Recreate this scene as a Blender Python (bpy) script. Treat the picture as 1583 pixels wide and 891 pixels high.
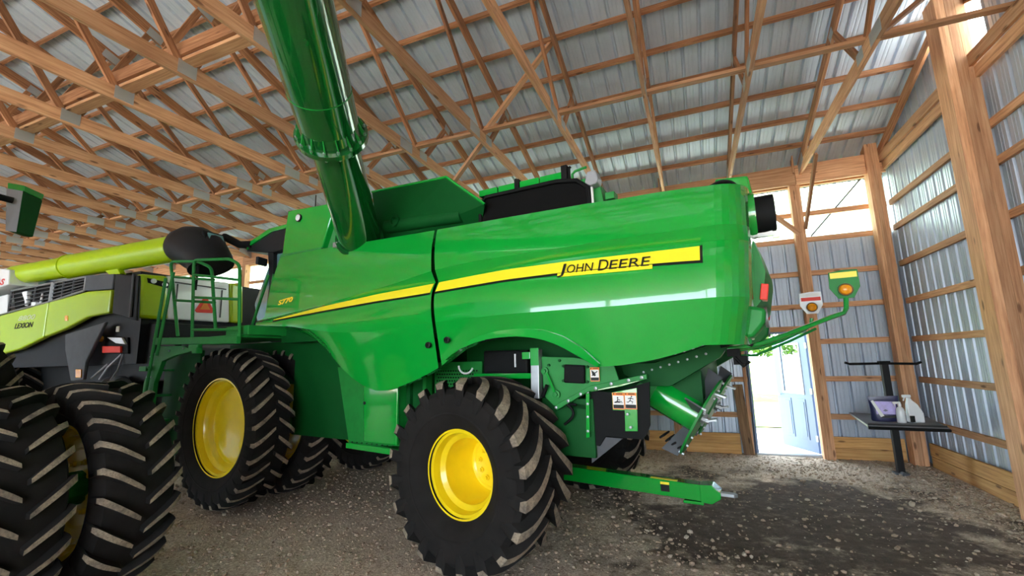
import bpy, bmesh, math, random
import numpy as np
from mathutils import Vector, Matrix

random.seed(7)
rng = np.random.default_rng(7)
for _o in list(bpy.data.objects):
    bpy.data.objects.remove(_o)
SC = bpy.context.scene
COL = SC.collection
PI = math.pi

# ------------------------------------------------------------------ camera, sky, sun, exposure
YAW, PITCH, ROLL, FPX, CAMH = -0.3849018, 0.16234932, -0.02427314, 685.33, 1.75
_f = Vector((math.sin(YAW) * math.cos(PITCH), math.cos(YAW) * math.cos(PITCH), math.sin(PITCH)))
_r = Vector((math.cos(YAW), -math.sin(YAW), 0))
_u = _r.cross(_f)
_c, _s = math.cos(ROLL), math.sin(ROLL)
_r, _u = _c * _r + _s * _u, _c * _u - _s * _r
cam = bpy.data.cameras.new('camera')
cam.sensor_width = 36
cam.lens = 36 * FPX / 1583
cam.clip_start = 0.05
cam.clip_end = 500
cam_ob = bpy.data.objects.new('camera', cam)
COL.objects.link(cam_ob)
_m = Matrix.Identity(4)
for i in range(3):
    _m[i][0], _m[i][1], _m[i][2] = _r[i], _u[i], -_f[i]
_m[2][3] = CAMH
cam_ob.matrix_world = _m
SC.camera = cam_ob

world = bpy.data.worlds.new('sky')
SC.world = world
world.use_nodes = True
_bg = world.node_tree.nodes['Background']
_bg.inputs[0].default_value = (0.74, 0.88, 1.0, 1)
_bg.inputs[1].default_value = 5.0
sun = bpy.data.lights.new('sun', 'SUN')
sun.energy = 30.0
sun.angle = math.radians(1.5)
sun.color = (1.0, 0.97, 0.93)
sun_ob = bpy.data.objects.new('sun', sun)
COL.objects.link(sun_ob)
sun_ob.rotation_euler = Vector((-0.40, 0.13, -0.9)).to_track_quat('-Z', 'Y').to_euler()
SC.view_settings.view_transform = 'Standard'
SC.view_settings.look = 'None'
SC.view_settings.gamma = 1.0
SC.view_settings.exposure = 1.15
SC.view_settings.use_curve_mapping = False
try:
    SC.cycles.max_bounces = 10
    SC.cycles.diffuse_bounces = 6
    SC.cycles.glossy_bounces = 4
    SC.cycles.sample_clamp_indirect = 8.0
    SC.cycles.use_denoising = True
except Exception:
    pass

# ------------------------------------------------------------------ materials
def srgb(r, g, b):
    def c(x):
        x /= 255.0
        return x / 12.92 if x <= 0.04045 else ((x + 0.055) / 1.055) ** 2.4
    return (c(r), c(g), c(b), 1.0)

MATS = {}

def new_mat(name):
    m = bpy.data.materials.new(name)
    m.use_nodes = True
    MATS[name] = m
    nt = m.node_tree
    return m, nt, nt.nodes['Principled BSDF']

def node(nt, kind, **kw):
    n = nt.nodes.new(kind)
    for k, v in kw.items():
        setattr(n, k, v)
    return n

def ramp(nt, fac, stops):
    n = node(nt, 'ShaderNodeValToRGB')
    el = n.color_ramp.elements
    while len(el) > 1:
        el.remove(el[-1])
    el[0].position, el[0].color = stops[0]
    for p, c in stops[1:]:
        e = el.new(p)
        e.color = c
    nt.links.new(fac, n.inputs[0])
    return n.outputs[0]

def coords(nt, scale=(1, 1, 1), kind='Object'):
    tc = node(nt, 'ShaderNodeTexCoord')
    mp = node(nt, 'ShaderNodeMapping')
    mp.inputs['Scale'].default_value = scale
    nt.links.new(tc.outputs[kind], mp.inputs[0])
    return mp.outputs[0]

def noise(nt, vec, scale, detail=3, rough=0.55):
    n = node(nt, 'ShaderNodeTexNoise')
    n.inputs['Scale'].default_value = scale
    n.inputs['Detail'].default_value = detail
    n.inputs['Roughness'].default_value = rough
    nt.links.new(vec, n.inputs['Vector'])
    return n.outputs['Fac']

def bump(nt, b, height, strength, dist=0.01):
    n = node(nt, 'ShaderNodeBump')
    n.inputs['Strength'].default_value = strength
    n.inputs['Distance'].default_value = dist
    nt.links.new(height, n.inputs['Height'])
    nt.links.new(n.outputs[0], b.inputs['Normal'])

def mixc(nt, fac, a, b, mode='MIX'):
    n = node(nt, 'ShaderNodeMix', data_type='RGBA', blend_type=mode)
    for sock, v in ((n.inputs[0], fac), (n.inputs[6], a), (n.inputs[7], b)):
        if hasattr(v, 'is_linked') or hasattr(v, 'links'):
            nt.links.new(v, sock)
        else:
            sock.default_value = v
    return n.outputs[2]

def plain(name, col, rough=0.5, metal=0.0, vary=0.12, scale=6.0, coat=0.0, bumpy=0.0):
    m, nt, b = new_mat(name)
    v = coords(nt)
    f = noise(nt, v, scale, 4)
    dark = tuple(c * (1 - vary) for c in col[:3]) + (1,)
    lite = tuple(min(1, c * (1 + vary)) for c in col[:3]) + (1,)
    nt.links.new(ramp(nt, f, [(0.3, dark), (0.7, lite)]), b.inputs['Base Color'])
    b.inputs['Roughness'].default_value = rough
    b.inputs['Metallic'].default_value = metal
    if coat:
        b.inputs['Coat Weight'].default_value = coat
        b.inputs['Coat Roughness'].default_value = 0.03
        b.inputs['Coat IOR'].default_value = 1.65
    if bumpy:
        bump(nt, b, noise(nt, v, scale * 8, 3), bumpy, 0.004)
    return m

def wood(name, lite, mid, dark, vary=0.5):
    m, nt, b = new_mat(name)
    tc = node(nt, 'ShaderNodeTexCoord')
    oi = node(nt, 'ShaderNodeObjectInfo')
    off = node(nt, 'ShaderNodeVectorMath', operation='SCALE')
    cmb = node(nt, 'ShaderNodeCombineXYZ')
    nt.links.new(oi.outputs['Random'], cmb.inputs[0])
    nt.links.new(oi.outputs['Random'], cmb.inputs[1])
    nt.links.new(cmb.outputs[0], off.inputs[0])
    off.inputs['Scale'].default_value = 37.0
    add = node(nt, 'ShaderNodeVectorMath', operation='ADD')
    nt.links.new(tc.outputs['Object'], add.inputs[0])
    nt.links.new(off.outputs[0], add.inputs[1])
    def mapped(s):
        mp = node(nt, 'ShaderNodeMapping')
        mp.inputs['Scale'].default_value = s
        nt.links.new(add.outputs[0], mp.inputs[0])
        return mp.outputs[0]
    grain = noise(nt, mapped((1.2, 26, 26)), 1.6, 5, 0.6)
    blot = noise(nt, mapped((1.0, 3, 3)), 1.3, 3)
    base = ramp(nt, grain, [(0.25, dark), (0.5, mid), (0.75, lite)])
    base = mixc(nt, ramp(nt, blot, [(0.45, (0, 0, 0, 1)), (0.8, (0.5, 0.5, 0.5, 1))]), base, dark)
    vor = node(nt, 'ShaderNodeTexVoronoi')
    vor.inputs['Scale'].default_value = 2.3
    nt.links.new(mapped((0.9, 3.2, 3.2)), vor.inputs['Vector'])
    knot = ramp(nt, vor.outputs['Distance'], [(0.0, (0.9, 0.9, 0.9, 1)), (0.09, (0.75, 0.75, 0.75, 1)), (0.15, (0, 0, 0, 1))])
    base = mixc(nt, knot, base, (dark[0] * 0.35, dark[1] * 0.3, dark[2] * 0.25, 1))
    hsv = node(nt, 'ShaderNodeHueSaturation')
    mr = node(nt, 'ShaderNodeMapRange')
    mr.inputs['To Min'].default_value = 1 - vary * 0.5
    mr.inputs['To Max'].default_value = 1 + vary * 0.45
    nt.links.new(oi.outputs['Random'], mr.inputs[0])
    nt.links.new(mr.outputs[0], hsv.inputs['Value'])
    nt.links.new(base, hsv.inputs['Color'])
    nt.links.new(hsv.outputs[0], b.inputs['Base Color'])
    b.inputs['Roughness'].default_value = 0.75
    bump(nt, b, grain, 0.12, 0.003)
    return m

WOOD = wood('pine_lumber', srgb(224, 180, 140), srgb(204, 152, 112), srgb(160, 108, 74))
WOODD = wood('roof_lumber', srgb(198, 148, 108), srgb(166, 114, 78), srgb(112, 70, 44))
WOODL = wood('skirt_board', srgb(232, 190, 130), srgb(214, 164, 100), srgb(176, 122, 70), 0.25)
WOODG = wood('weathered_board', srgb(150, 118, 84), srgb(122, 92, 64), srgb(84, 62, 44), 0.2)

def sheet_metal(name, col, metal, rough):
    m, nt, b = new_mat(name)
    v = coords(nt, (1, 1, 1))
    f = noise(nt, v, 1.7, 3)
    s = noise(nt, coords(nt, (2, 24, 24)), 3.0, 2)
    d = tuple(c * 0.86 for c in col[:3]) + (1,)
    base = ramp(nt, f, [(0.3, d), (0.7, col)])
    base = mixc(nt, ramp(nt, s, [(0.55, (0, 0, 0, 1)), (0.8, (0.35, 0.35, 0.35, 1))]), base, tuple(c * 0.7 for c in col[:3]) + (1,))
    nt.links.new(base, b.inputs['Base Color'])
    b.inputs['Metallic'].default_value = metal
    b.inputs['Roughness'].default_value = rough
    return m

ROOFM = sheet_metal('roof_metal', srgb(204, 216, 230), 0.2, 0.42)
WALLM = sheet_metal('wall_metal', srgb(192, 204, 220), 0.3, 0.36)
PLATE = sheet_metal('gusset_metal', srgb(188, 190, 190), 0.5, 0.45)

GREEN = plain('green_paint', srgb(11, 156, 52), 0.14, 0, 0.03, 2.0, coat=0.9)
GREEN_TUBE_SHADE = plain('green_tube_shaded', srgb(5, 84, 29), 0.16, 0, 0.03, 2.0, coat=0.9)  # the combine's green with the tube's shade darkened into the colour
GREEND = plain('green_frame_paint', srgb(12, 128, 48), 0.55, 0, 0.12, 9.0)
GREEN_SHADE = plain('green_paint_shaded', srgb(8, 80, 32), 0.6, 0, 0.08, 4.0)  # same machine green, shade of inner and down-facing parts put into the colour
YELLOW = plain('yellow_rim_paint', srgb(244, 214, 22), 0.3, 0, 0.05, 5.0, coat=0.4)
YSTRIPE = plain('yellow_decal', srgb(255, 234, 44), 0.35, 0, 0.02, 5.0)
BLACKD = plain('black_decal', srgb(28, 30, 28), 0.4, 0, 0.05)
LIME = plain('lime_paint', srgb(172, 202, 0), 0.3, 0, 0.04, 2.0, coat=0.25)
WHITEP = plain('white_paint', srgb(228, 230, 232), 0.35, 0, 0.04, 3.0, coat=0.3)
DARKP = plain('dark_plastic', srgb(28, 29, 31), 0.5, 0, 0.15, 6.0)
GREYP = plain('grey_plastic', srgb(82, 84, 88), 0.55, 0, 0.1, 6.0)
BLACK = plain('black_rubber', srgb(14, 15, 16), 0.7, 0, 0.2, 8.0)
TIRE = plain('tyre_rubber', srgb(30, 28, 27), 0.85, 0, 0.25, 7.0, bumpy=0.15)
STEEL = plain('bright_steel', srgb(168, 172, 176), 0.4, 0.8, 0.1, 10.0)
SCREEN = plain('black_screen', srgb(6, 6, 7), 0.85, 0, 0.3, 40.0)
ORANGE = plain('orange_header', srgb(238, 128, 24), 0.5, 0, 0.03)
PAPER = plain('white_decal', srgb(232, 232, 228), 0.5, 0, 0.03)
REDR = plain('red_reflector', srgb(236, 48, 24), 0.5, 0, 0.06)
REDT = plain('red_lettering', srgb(210, 40, 40), 0.4, 0, 0.03)
AMBER = plain('amber_lens', srgb(250, 158, 16), 0.18, 0, 0.18, 30.0, coat=0.8)
GREYL = plain('pale_lettering', srgb(198, 208, 170), 0.4, 0, 0.05)
MIRRG = plain('mirror_grey', srgb(150, 152, 158), 0.35, 0.1, 0.05)
LAMPW = plain('lamp_lens', srgb(236, 240, 244), 0.12, 0.1, 0.05, 30.0, coat=0.8)
TABLEW = plain('table_board', srgb(92, 92, 96), 0.5, 0.1, 0.25, 5.0)
BAGB = plain('bag_navy', srgb(34, 36, 78), 0.3, 0, 0.1)
BAGV = plain('bag_violet', srgb(176, 160, 222), 0.3, 0, 0.25, 14.0)
DOORP = plain('door_paint', srgb(112, 130, 162), 0.45, 0, 0.03)
LEAF = plain('bush_leaf', srgb(64, 98, 24), 0.6, 0, 0.35, 3.0)
BARK = plain('bush_bark', srgb(90, 70, 50), 0.9, 0, 0.2)

def dusty_lug():
    m, nt, b = new_mat('dusty_lug')
    v = coords(nt)
    f = noise(nt, v, 9.0, 5, 0.65)
    g = noise(nt, v, 60.0, 3, 0.7)
    c = ramp(nt, f, [(0.3, srgb(86, 78, 70)), (0.5, srgb(140, 126, 108)), (0.72, srgb(172, 156, 132))])
    c = mixc(nt, ramp(nt, g, [(0.45, (0, 0, 0, 1)), (0.7, (0.6, 0.6, 0.6, 1))]), c, srgb(70, 64, 58))
    nt.links.new(c, b.inputs['Base Color'])
    b.inputs['Roughness'].default_value = 0.95
    bump(nt, b, g, 0.5, 0.006)
    return m
LUG = dusty_lug()

def glass(name, col, rough=0.0):
    m, nt, b = new_mat(name)
    b.inputs['Base Color'].default_value = col
    b.inputs['Roughness'].default_value = rough
    b.inputs['Transmission Weight'].default_value = 1.0
    b.inputs['IOR'].default_value = 1.02
    return m
GLASS = glass('clear_glass', (0.95, 0.98, 1, 1))
CABGL = plain('cab_glass', srgb(120, 170, 176), 0.08, 0.3, 0.2, 3.0, coat=1.0)

def translucent():
    m, nt, b = new_mat('translucent_panel')
    out = nt.nodes['Material Output']
    tl = node(nt, 'ShaderNodeBsdfTranslucent')
    tl.inputs[0].default_value = (0.96, 0.98, 1, 1)
    tr = node(nt, 'ShaderNodeBsdfTransparent')
    mx = node(nt, 'ShaderNodeMixShader')
    mx.inputs[0].default_value = 0.97
    nt.links.new(tr.outputs[0], mx.inputs[1])
    nt.links.new(tl.outputs[0], mx.inputs[2])
    nt.links.new(mx.outputs[0], out.inputs['Surface'])
    return m
TRANS = translucent()

def dirt():
    m, nt, b = new_mat('gravel_dirt')
    v = coords(nt)
    n1 = noise(nt, v, 1.1, 5, 0.6)
    n2 = noise(nt, v, 7.0, 5, 0.7)
    n3 = noise(nt, v, 45.0, 4, 0.75)
    base = ramp(nt, n2, [(0.3, srgb(158, 136, 116)), (0.5, srgb(206, 186, 164)), (0.72, srgb(236, 222, 204))])
    fine = ramp(nt, n3, [(0.40, srgb(106, 88, 72)), (0.52, srgb(206, 188, 168)), (0.64, srgb(250, 240, 226))])
    base = mixc(nt, 0.5, base, fine)
    # damp oil-dark earth in a patch behind the machine, with a ragged edge
    def blob(cx, cy, sx, sy, rot=0.0):
        mp = node(nt, 'ShaderNodeMapping', vector_type='TEXTURE')
        mp.inputs['Location'].default_value = (cx, cy, 0)
        mp.inputs['Rotation'].default_value = (0, 0, rot)
        mp.inputs['Scale'].default_value = (sx, sy, 1)
        tc = node(nt, 'ShaderNodeTexCoord')
        nt.links.new(tc.outputs['Object'], mp.inputs[0])
        ln = node(nt, 'ShaderNodeVectorMath', operation='LENGTH')
        nt.links.new(mp.outputs[0], ln.inputs[0])
        ad = node(nt, 'ShaderNodeMath', operation='MULTIPLY_ADD')
        nt.links.new(n1, ad.inputs[0])
        ad.inputs[1].default_value = 3.0
        nt.links.new(ln.outputs['Value'], ad.inputs[2])
        ad2 = node(nt, 'ShaderNodeMath', operation='MULTIPLY_ADD')
        nt.links.new(n2, ad2.inputs[0])
        ad2.inputs[1].default_value = 0.7
        nt.links.new(ad.outputs[0], ad2.inputs[2])
        return ad2.outputs[0]
    damp = ramp(nt, blob(0.95, 5.9, 1.9, 1.75, 0.2), [(0.0, (1, 1, 1, 1)), (0.62, (0.95, 0.95, 0.95, 1)), (0.74, (0, 0, 0, 1))])
    dampc = ramp(nt, n2, [(0.3, srgb(42, 34, 29)), (0.55, srgb(78, 63, 53)), (0.8, srgb(150, 132, 116))])
    # ramp positions are over 0..1, so the distance is scaled down first
    base = mixc(nt, damp, base, dampc)
    red = ramp(nt, noise(nt, coords(nt, (1, 1, 1)), 0.8, 4), [(0.54, (0, 0, 0, 1)), (0.74, (0.4, 0.4, 0.4, 1))])
    base = mixc(nt, red, base, srgb(96, 68, 50))
    nt.links.new(base, b.inputs['Base Color'])
    b.inputs['Roughness'].default_value = 0.92
    mixb = node(nt, 'ShaderNodeMath', operation='MULTIPLY_ADD')
    nt.links.new(n3, mixb.inputs[0])
    mixb.inputs[1].default_value = 0.5
    nt.links.new(n2, mixb.inputs[2])
    bump(nt, b, mixb.outputs[0], 0.9, 0.03)
    for n in nt.nodes:   # distances run past 1: bring them into the ramp's range
        if n.bl_idname == 'ShaderNodeMath' and abs(n.inputs[1].default_value - 0.7) < 1e-4 and n.operation == 'MULTIPLY_ADD':
            sc = node(nt, 'ShaderNodeMath', operation='MULTIPLY')
            sc.inputs[1].default_value = 0.235
            for l in list(n.outputs[0].links):
                to = l.to_socket
                nt.links.remove(l)
                nt.links.new(sc.outputs[0], to)
            nt.links.new(n.outputs[0], sc.inputs[0])
    return m
DIRT = dirt()
for _k in (BLACK, DARKP, SCREEN, TIRE, GREYP, BLACKD, GREEN_SHADE):
    _k.node_tree.nodes['Principled BSDF'].inputs['Specular IOR Level'].default_value = 0.2
STONE = plain('pale_stone', srgb(176, 162, 144), 0.9, 0, 0.35, 9.0, bumpy=0.3)
STONE2 = plain('brown_stone', srgb(162, 142, 122), 0.9, 0, 0.35, 9.0, bumpy=0.3)
YARD = plain('yard_gravel', srgb(160, 156, 146), 0.95, 0, 0.12, 1.5)
GRASS = plain('lawn_grass', srgb(110, 140, 52), 0.95, 0, 0.3, 2.0)

# ------------------------------------------------------------------ mesh helpers
class MB:
    def __init__(s):
        s.v, s.f, s.mi = [], [], []
    def add(s, vs, fs, mi=0):
        o = len(s.v)
        s.v += [tuple(p) for p in vs]
        s.f += [tuple(o + i for i in f) for f in fs]
        s.mi += [mi] * len(fs)
        return s
    def box(s, c, d, rot=None, mi=0):
        vs = [Vector((x * d[0] / 2, y * d[1] / 2, z * d[2] / 2)) for x in (-1, 1) for y in (-1, 1) for z in (-1, 1)]
        if rot is not None:
            vs = [rot @ p for p in vs]
        vs = [p + Vector(c) for p in vs]
        return s.add(vs, [(0, 1, 3, 2), (4, 6, 7, 5), (0, 4, 5, 1), (2, 3, 7, 6), (0, 2, 6, 4), (1, 5, 7, 3)], mi)
    def prism(s, poly, a, b, ax='y', mi=0):
        """poly of (x,z) between y=a and y=b; ax 'x': poly of (y,z); ax 'z': poly of (x,y)"""
        def P(p, t):
            return {'y': (p[0], t, p[1]), 'x': (t, p[0], p[1]), 'z': (p[0], p[1], t)}[ax]
        n = len(poly)
        vs = [P(p, a) for p in poly] + [P(p, b) for p in poly]
        fs = [tuple(range(n)), tuple(range(2 * n - 1, n - 1, -1))]
        fs += [(i, (i + 1) % n, n + (i + 1) % n, n + i) for i in range(n)]
        return s.add(vs, fs, mi)
    def loft(s, rings, cap=True, mi=0):
        n = len(rings[0])
        vs = [p for r in rings for p in r]
        fs = []
        for k in range(len(rings) - 1):
            for i in range(n):
                j = (i + 1) % n
                fs.append((k * n + i, k * n + j, (k + 1) * n + j, (k + 1) * n + i))
        if cap:
            fs.append(tuple(range(n)))
            fs.append(tuple(range(len(vs) - 1, len(vs) - n - 1, -1)))
        return s.add(vs, fs, mi)
    def tube(s, pts, r, n=10, mi=0, cap=True):
        pts = [Vector(p) for p in pts]
        rs = r if isinstance(r, (list, tuple)) else [r] * len(pts)
        rings = []
        ref = None
        for i, p in enumerate(pts):
            d = (pts[min(i + 1, len(pts) - 1)] - pts[max(i - 1, 0)]).normalized()
            if ref is None:
                ref = d.cross(Vector((0.3, 0.2, 1))).normalized() if abs(d.z) < 0.95 else Vector((1, 0, 0))
            ref = (ref - d * ref.dot(d)).normalized()
            q = d.cross(ref)
            rings.append([p + (ref * math.cos(2 * PI * k / n) + q * math.sin(2 * PI * k / n)) * rs[i] for k in range(n)])
        return s.loft(rings, cap, mi)
    def lathe(s, prof, n=40, mi=0, c=(0, 0, 0), ax='y', closed=False):
        """prof of (axial, radius)"""
        vs, fs = [], []
        m = len(prof)
        for k in range(n):
            a = 2 * PI * k / n
            ca, sa = math.cos(a), math.sin(a)
            for y, r in prof:
                p = {'y': (r * sa, y, r * ca), 'x': (y, r * ca, r * sa), 'z': (r * ca, r * sa, y)}[ax]
                vs.append((p[0] + c[0], p[1] + c[1], p[2] + c[2]))
        for k in range(n):
            k2 = (k + 1) % n
            for i in range(m if closed else m - 1):
                j = (i + 1) % m
                fs.append((k * m + i, k * m + j, k2 * m + j, k2 * m + i))
        return s.add(vs, fs, mi)
    def grid(s, rows, mi=0):
        n = len(rows[0])
        vs = [p for r in rows for p in r]
        fs = [(k * n + i, k * n + i + 1, (k + 1) * n + i + 1, (k + 1) * n + i) for k in range(len(rows) - 1) for i in range(n - 1)]
        return s.add(vs, fs, mi)
    def ball(s, c, r, mi=0, n=10, m=7):
        rr = r if isinstance(r, (tuple, list)) else (r, r, r)
        rings = []
        for k in range(1, m):
            t = PI * k / m
            rings.append([(c[0] + rr[0] * math.sin(t) * math.cos(2 * PI * i / n), c[1] + rr[1] * math.sin(t) * math.sin(2 * PI * i / n), c[2] + rr[2] * math.cos(t)) for i in range(n)])
        return s.loft(rings, True, mi)
    def mesh(s, name, mats, smooth=None, weld=False):
        me = bpy.data.meshes.new(name)
        me.from_pydata(s.v, [], s.f)
        for m in (mats if isinstance(mats, (list, tuple)) else [mats]):
            me.materials.append(m)
        me.polygons.foreach_set('material_index', s.mi)
        bm = bmesh.new()
        bm.from_mesh(me)
        if weld:
            bmesh.ops.remove_doubles(bm, verts=bm.verts, dist=1e-5)
        bmesh.ops.recalc_face_normals(bm, faces=bm.faces)
        if smooth is not None:
            for f in bm.faces:
                f.smooth = True
            for e in bm.edges:
                e.smooth = e.calc_face_angle(PI) < smooth
        bm.to_mesh(me)
        bm.free()
        return me

def link(name, data, parent=None, kind=None, mw=None):
    o = bpy.data.objects.new(name, data)
    COL.objects.link(o)
    if parent is not None:
        o.parent = parent
    if mw is not None:
        o.matrix_basis = mw
    if kind:
        o['kind'] = kind
    return o

def part(name, mb, mats, parent=None, smooth=None, bevel=0, weld=False, label=None, kind=None):
    o = link(name, mb.mesh(name, mats, smooth, weld), parent, kind)
    if bevel:
        md = o.modifiers.new('edge', 'BEVEL')
        md.width = bevel
        md.segments = 2
        md.limit_method = 'ANGLE'
    if label:
        o['label'] = label
    return o

def thing(name, label, cat, loc=(0, 0, 0), rz=0.0, group=None):
    o = link(name, None)
    o.location = loc
    o.rotation_euler = (0, 0, rz)
    o['label'], o['category'] = label, cat
    if group:
        o['group'] = group
    return o

def empty_part(name, parent, loc=(0, 0, 0), rz=0.0, label=None):
    o = link(name, None, parent)
    o.location = loc
    o.rotation_euler = (0, 0, rz)
    if label:
        o['label'] = label
    return o

_beams = {}
def beam(name, p0, p1, w, h, mat, parent=None, up=(0, 0, 1), kind=None):
    """sawn board from p0 to p1: w across, h along 'up'"""
    p0, p1 = Vector(p0), Vector(p1)
    L = (p1 - p0).length
    key = (round(L, 3), w, h, mat.name)
    if key not in _beams:
        _beams[key] = MB().box((0, 0, 0), (L, w, h)).mesh(name, mat)
    x = (p1 - p0) / L
    z = Vector(up)
    z = (z - x * x.dot(z)).normalized()
    y = z.cross(x)
    m = Matrix.Identity(4)
    c = (p0 + p1) / 2
    for i in range(3):
        m[i][0], m[i][1], m[i][2], m[i][3] = x[i], y[i], z[i], c[i]
    return link(name, _beams[key], parent, kind, m)

def fit_text(name, body, mat, parent, org, xd, up, w, h, shear=0.0, bold=0.0, ext=0.002, label=None):
    cu = bpy.data.curves.new(name, 'FONT')
    cu.body = body
    cu.extrude = 0.02
    cu.shear = shear
    cu.offset = bold
    cu.resolution_u = 3
    tmp = bpy.data.objects.new(name, cu)
    COL.objects.link(tmp)
    dg = bpy.context.evaluated_depsgraph_get()
    dg.update()
    me = bpy.data.meshes.new_from_object(tmp.evaluated_get(dg))
    bpy.data.objects.remove(tmp)
    me.name = name
    co = np.empty(len(me.vertices) * 3)
    me.vertices.foreach_get('co', co)
    co = co.reshape(-1, 3)
    lo, hi = co.min(0), co.max(0)
    co = (co - lo) / np.maximum(hi - lo, 1e-6) * np.array([w, h, ext])
    xd, up = Vector(xd).normalized(), Vector(up).normalized()
    up = (up - xd * xd.dot(up)).normalized()
    nd = xd.cross(up)
    M = np.array([xd, up, nd])
    co = co @ M + np.array(org)
    me.vertices.foreach_set('co', co.reshape(-1))
    me.materials.clear()
    me.materials.append(mat)
    me.update()
    o = link(name, me, parent)
    if label:
        o['label'] = label
    return o

def lerp_row(pl, n=None, xs=None):
    """resample a polyline of tuples evenly by index length"""
    pl = np.array(pl, float)
    d = np.r_[0, np.cumsum(np.hypot(*(pl[1:, :2] - pl[:-1, :2]).T))]
    t = np.linspace(0, d[-1], n)
    return np.stack([np.interp(t, d, pl[:, k]) for k in range(pl.shape[1])], 1)

# ================================================================== the barn
EAVE_Y, RIDGE_Y, XR, XL = 9.32, -1.0, 3.30, -24.0
SLOPE = 0.333
def roof_z(y):                       # underside of the purlins
    return 5.10 + SLOPE * (9.27 - y)

# ---- ground outside and floor inside
def flat_grid(x0, x1, y0, y1, nx, ny, z, amp):
    xs, ys = np.linspace(x0, x1, nx), np.linspace(y0, y1, ny)
    ph = rng.uniform(0, 6.28, 24)
    fr = rng.uniform(0.6, 3.2, 24)
    an = rng.uniform(0, 6.28, 24)
    X, Y = np.meshgrid(xs, ys)
    Z = np.zeros_like(X)
    for k in range(24):
        Z += np.sin((X * math.cos(an[k]) + Y * math.sin(an[k])) * fr[k] * 2 + ph[k]) / fr[k]
    Z = z + amp * Z / 8
    vs = np.stack([X, Y, Z], -1).reshape(-1, 3).tolist()
    fs = [(j * nx + i, j * nx + i + 1, (j + 1) * nx + i + 1, (j + 1) * nx + i) for j in range(ny - 1) for i in range(nx - 1)]
    return MB().add(vs, fs)
part('floor', flat_grid(-24.2, 3.5, -11.6, 9.42, 140, 110, -0.004, 0.012), DIRT, None, 3.0, kind='structure')
part('ground', MB().box((0, 0, -0.18), (260, 260, 0.1)), YARD, kind='structure')
_l = MB().add([(-60, 13.5, -0.1), (60, 13.5, -0.1), (60, 90, 0.6), (-60, 90, 0.6)], [(0, 1, 2, 3)])
part('lawn', _l, GRASS, kind='structure')

def scatter_stones(n, xr, yr, smin, smax, seed, dens=None):
    r = np.random.default_rng(seed)
    t = (1 + 5 ** 0.5) / 2
    iv = np.array([(-1, t, 0), (1, t, 0), (-1, -t, 0), (1, -t, 0), (0, -1, t), (0, 1, t), (0, -1, -t), (0, 1, -t), (t, 0, -1), (t, 0, 1), (-t, 0, -1), (-t, 0, 1)], float) / 1.9
    fa = np.array([(0, 11, 5), (0, 5, 1), (0, 1, 7), (0, 7, 10), (0, 10, 11), (1, 5, 9), (5, 11, 4), (11, 10, 2), (10, 7, 6), (7, 1, 8), (3, 9, 4), (3, 4, 2), (3, 2, 6), (3, 6, 8), (3, 8, 9), (4, 9, 5), (2, 4, 11), (6, 2, 10), (8, 6, 7), (9, 8, 1)])
    x = r.uniform(*xr, n)
    y = r.uniform(*yr, n)
    if dens is not None:
        keep = r.uniform(0, 1, n) < dens(x, y)
        x, y = x[keep], y[keep]
        n = len(x)
    s = smin * (smax / smin) ** (r.uniform(0, 1, n) ** 2.2)
    V = iv[None] * (1 + r.uniform(-.28, .28, (n, 12, 1))) * (s[:, None, None] * r.uniform(.6, 1.1, (n, 1, 3)))
    V[:, :, 2] *= 0.65
    V += np.stack([x, y, 0.25 * s], 1)[:, None]
    F = fa[None] + (np.arange(n) * 12)[:, None, None]
    return V.reshape(-1, 3), F.reshape(-1, 3)
def stones_obj(name, mat, *a, **k):
    V, F = scatter_stones(*a, **k)
    me = bpy.data.meshes.new(name)
    me.from_pydata(V.tolist(), [], F.tolist())
    me.materials.append(mat)
    o = link(name, me, None, 'stuff')
    return o
def off_damp(x, y):
    return np.where(((x - 0.9) / 1.7) ** 2 + ((y - 6.1) / 1.5) ** 2 < 1, 0.22, 1.0)
def near_wall(x, y):
    d = np.minimum(9.3 - y, (3.3 - x) * 0.8)
    return np.clip(np.exp(-np.clip(d, 0, 9) / 0.55), 0.0, 1) * off_damp(x, y)
_g = stones_obj('pale_gravel', STONE, 42000, (-2.8, 3.17), (4.2, 9.17), 0.006, 0.028, 3, dens=near_wall)
_g['label'] = 'pale crushed gravel along the foot of the metal walls'
_g['category'] = 'gravel'
_g = stones_obj('brown_gravel', STONE2, 26000, (-7.5, 3.15), (1.2, 9.15), 0.005, 0.028, 5, dens=off_damp)
_g['label'] = 'small brown stones scattered over the whole dirt floor'
_g['category'] = 'gravel'
for i, (x, y, s) in enumerate([(2.15, 6.74, .055), (2.0, 6.95, .04), (1.1, 6.6, .042), (2.35, 7.6, .05), (2.75, 7.2, .05), (2.85, 6.6, .045), (1.75, 8.3, .04),
                               (-0.2, 5.1, .035), (0.25, 4.7, .03), (-0.6, 5.0, .03), (-1.0, 5.3, .028), (-3.4, 4.5, .03), (-3.9, 4.1, .035), (-0.05, 8.8, .04), (0.35, 8.6, .035)]):
    V, F = scatter_stones(1, (0, 0), (0, 0), s, s, 40 + i)
    me = bpy.data.meshes.new('stone')
    me.from_pydata(V.tolist(), [], F.tolist())
    me.materials.append(STONE)
    o = link('stone', me)
    o.location = (x, y, 0)
    o['category'] = 'stone'
    if i == 0:
        o['label'] = 'largest bright pale stone on the dark damp dirt before the table'
    elif i in (5, 6, 3, 4, 1):
        o['label'], o['group'] = 'pale fist-sized stone on the gravel around the table stand', 'stones near the table'
    else:
        o['label'], o['group'] = 'small pale stone lying out on the open dirt floor', 'stones on the open floor'

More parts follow.
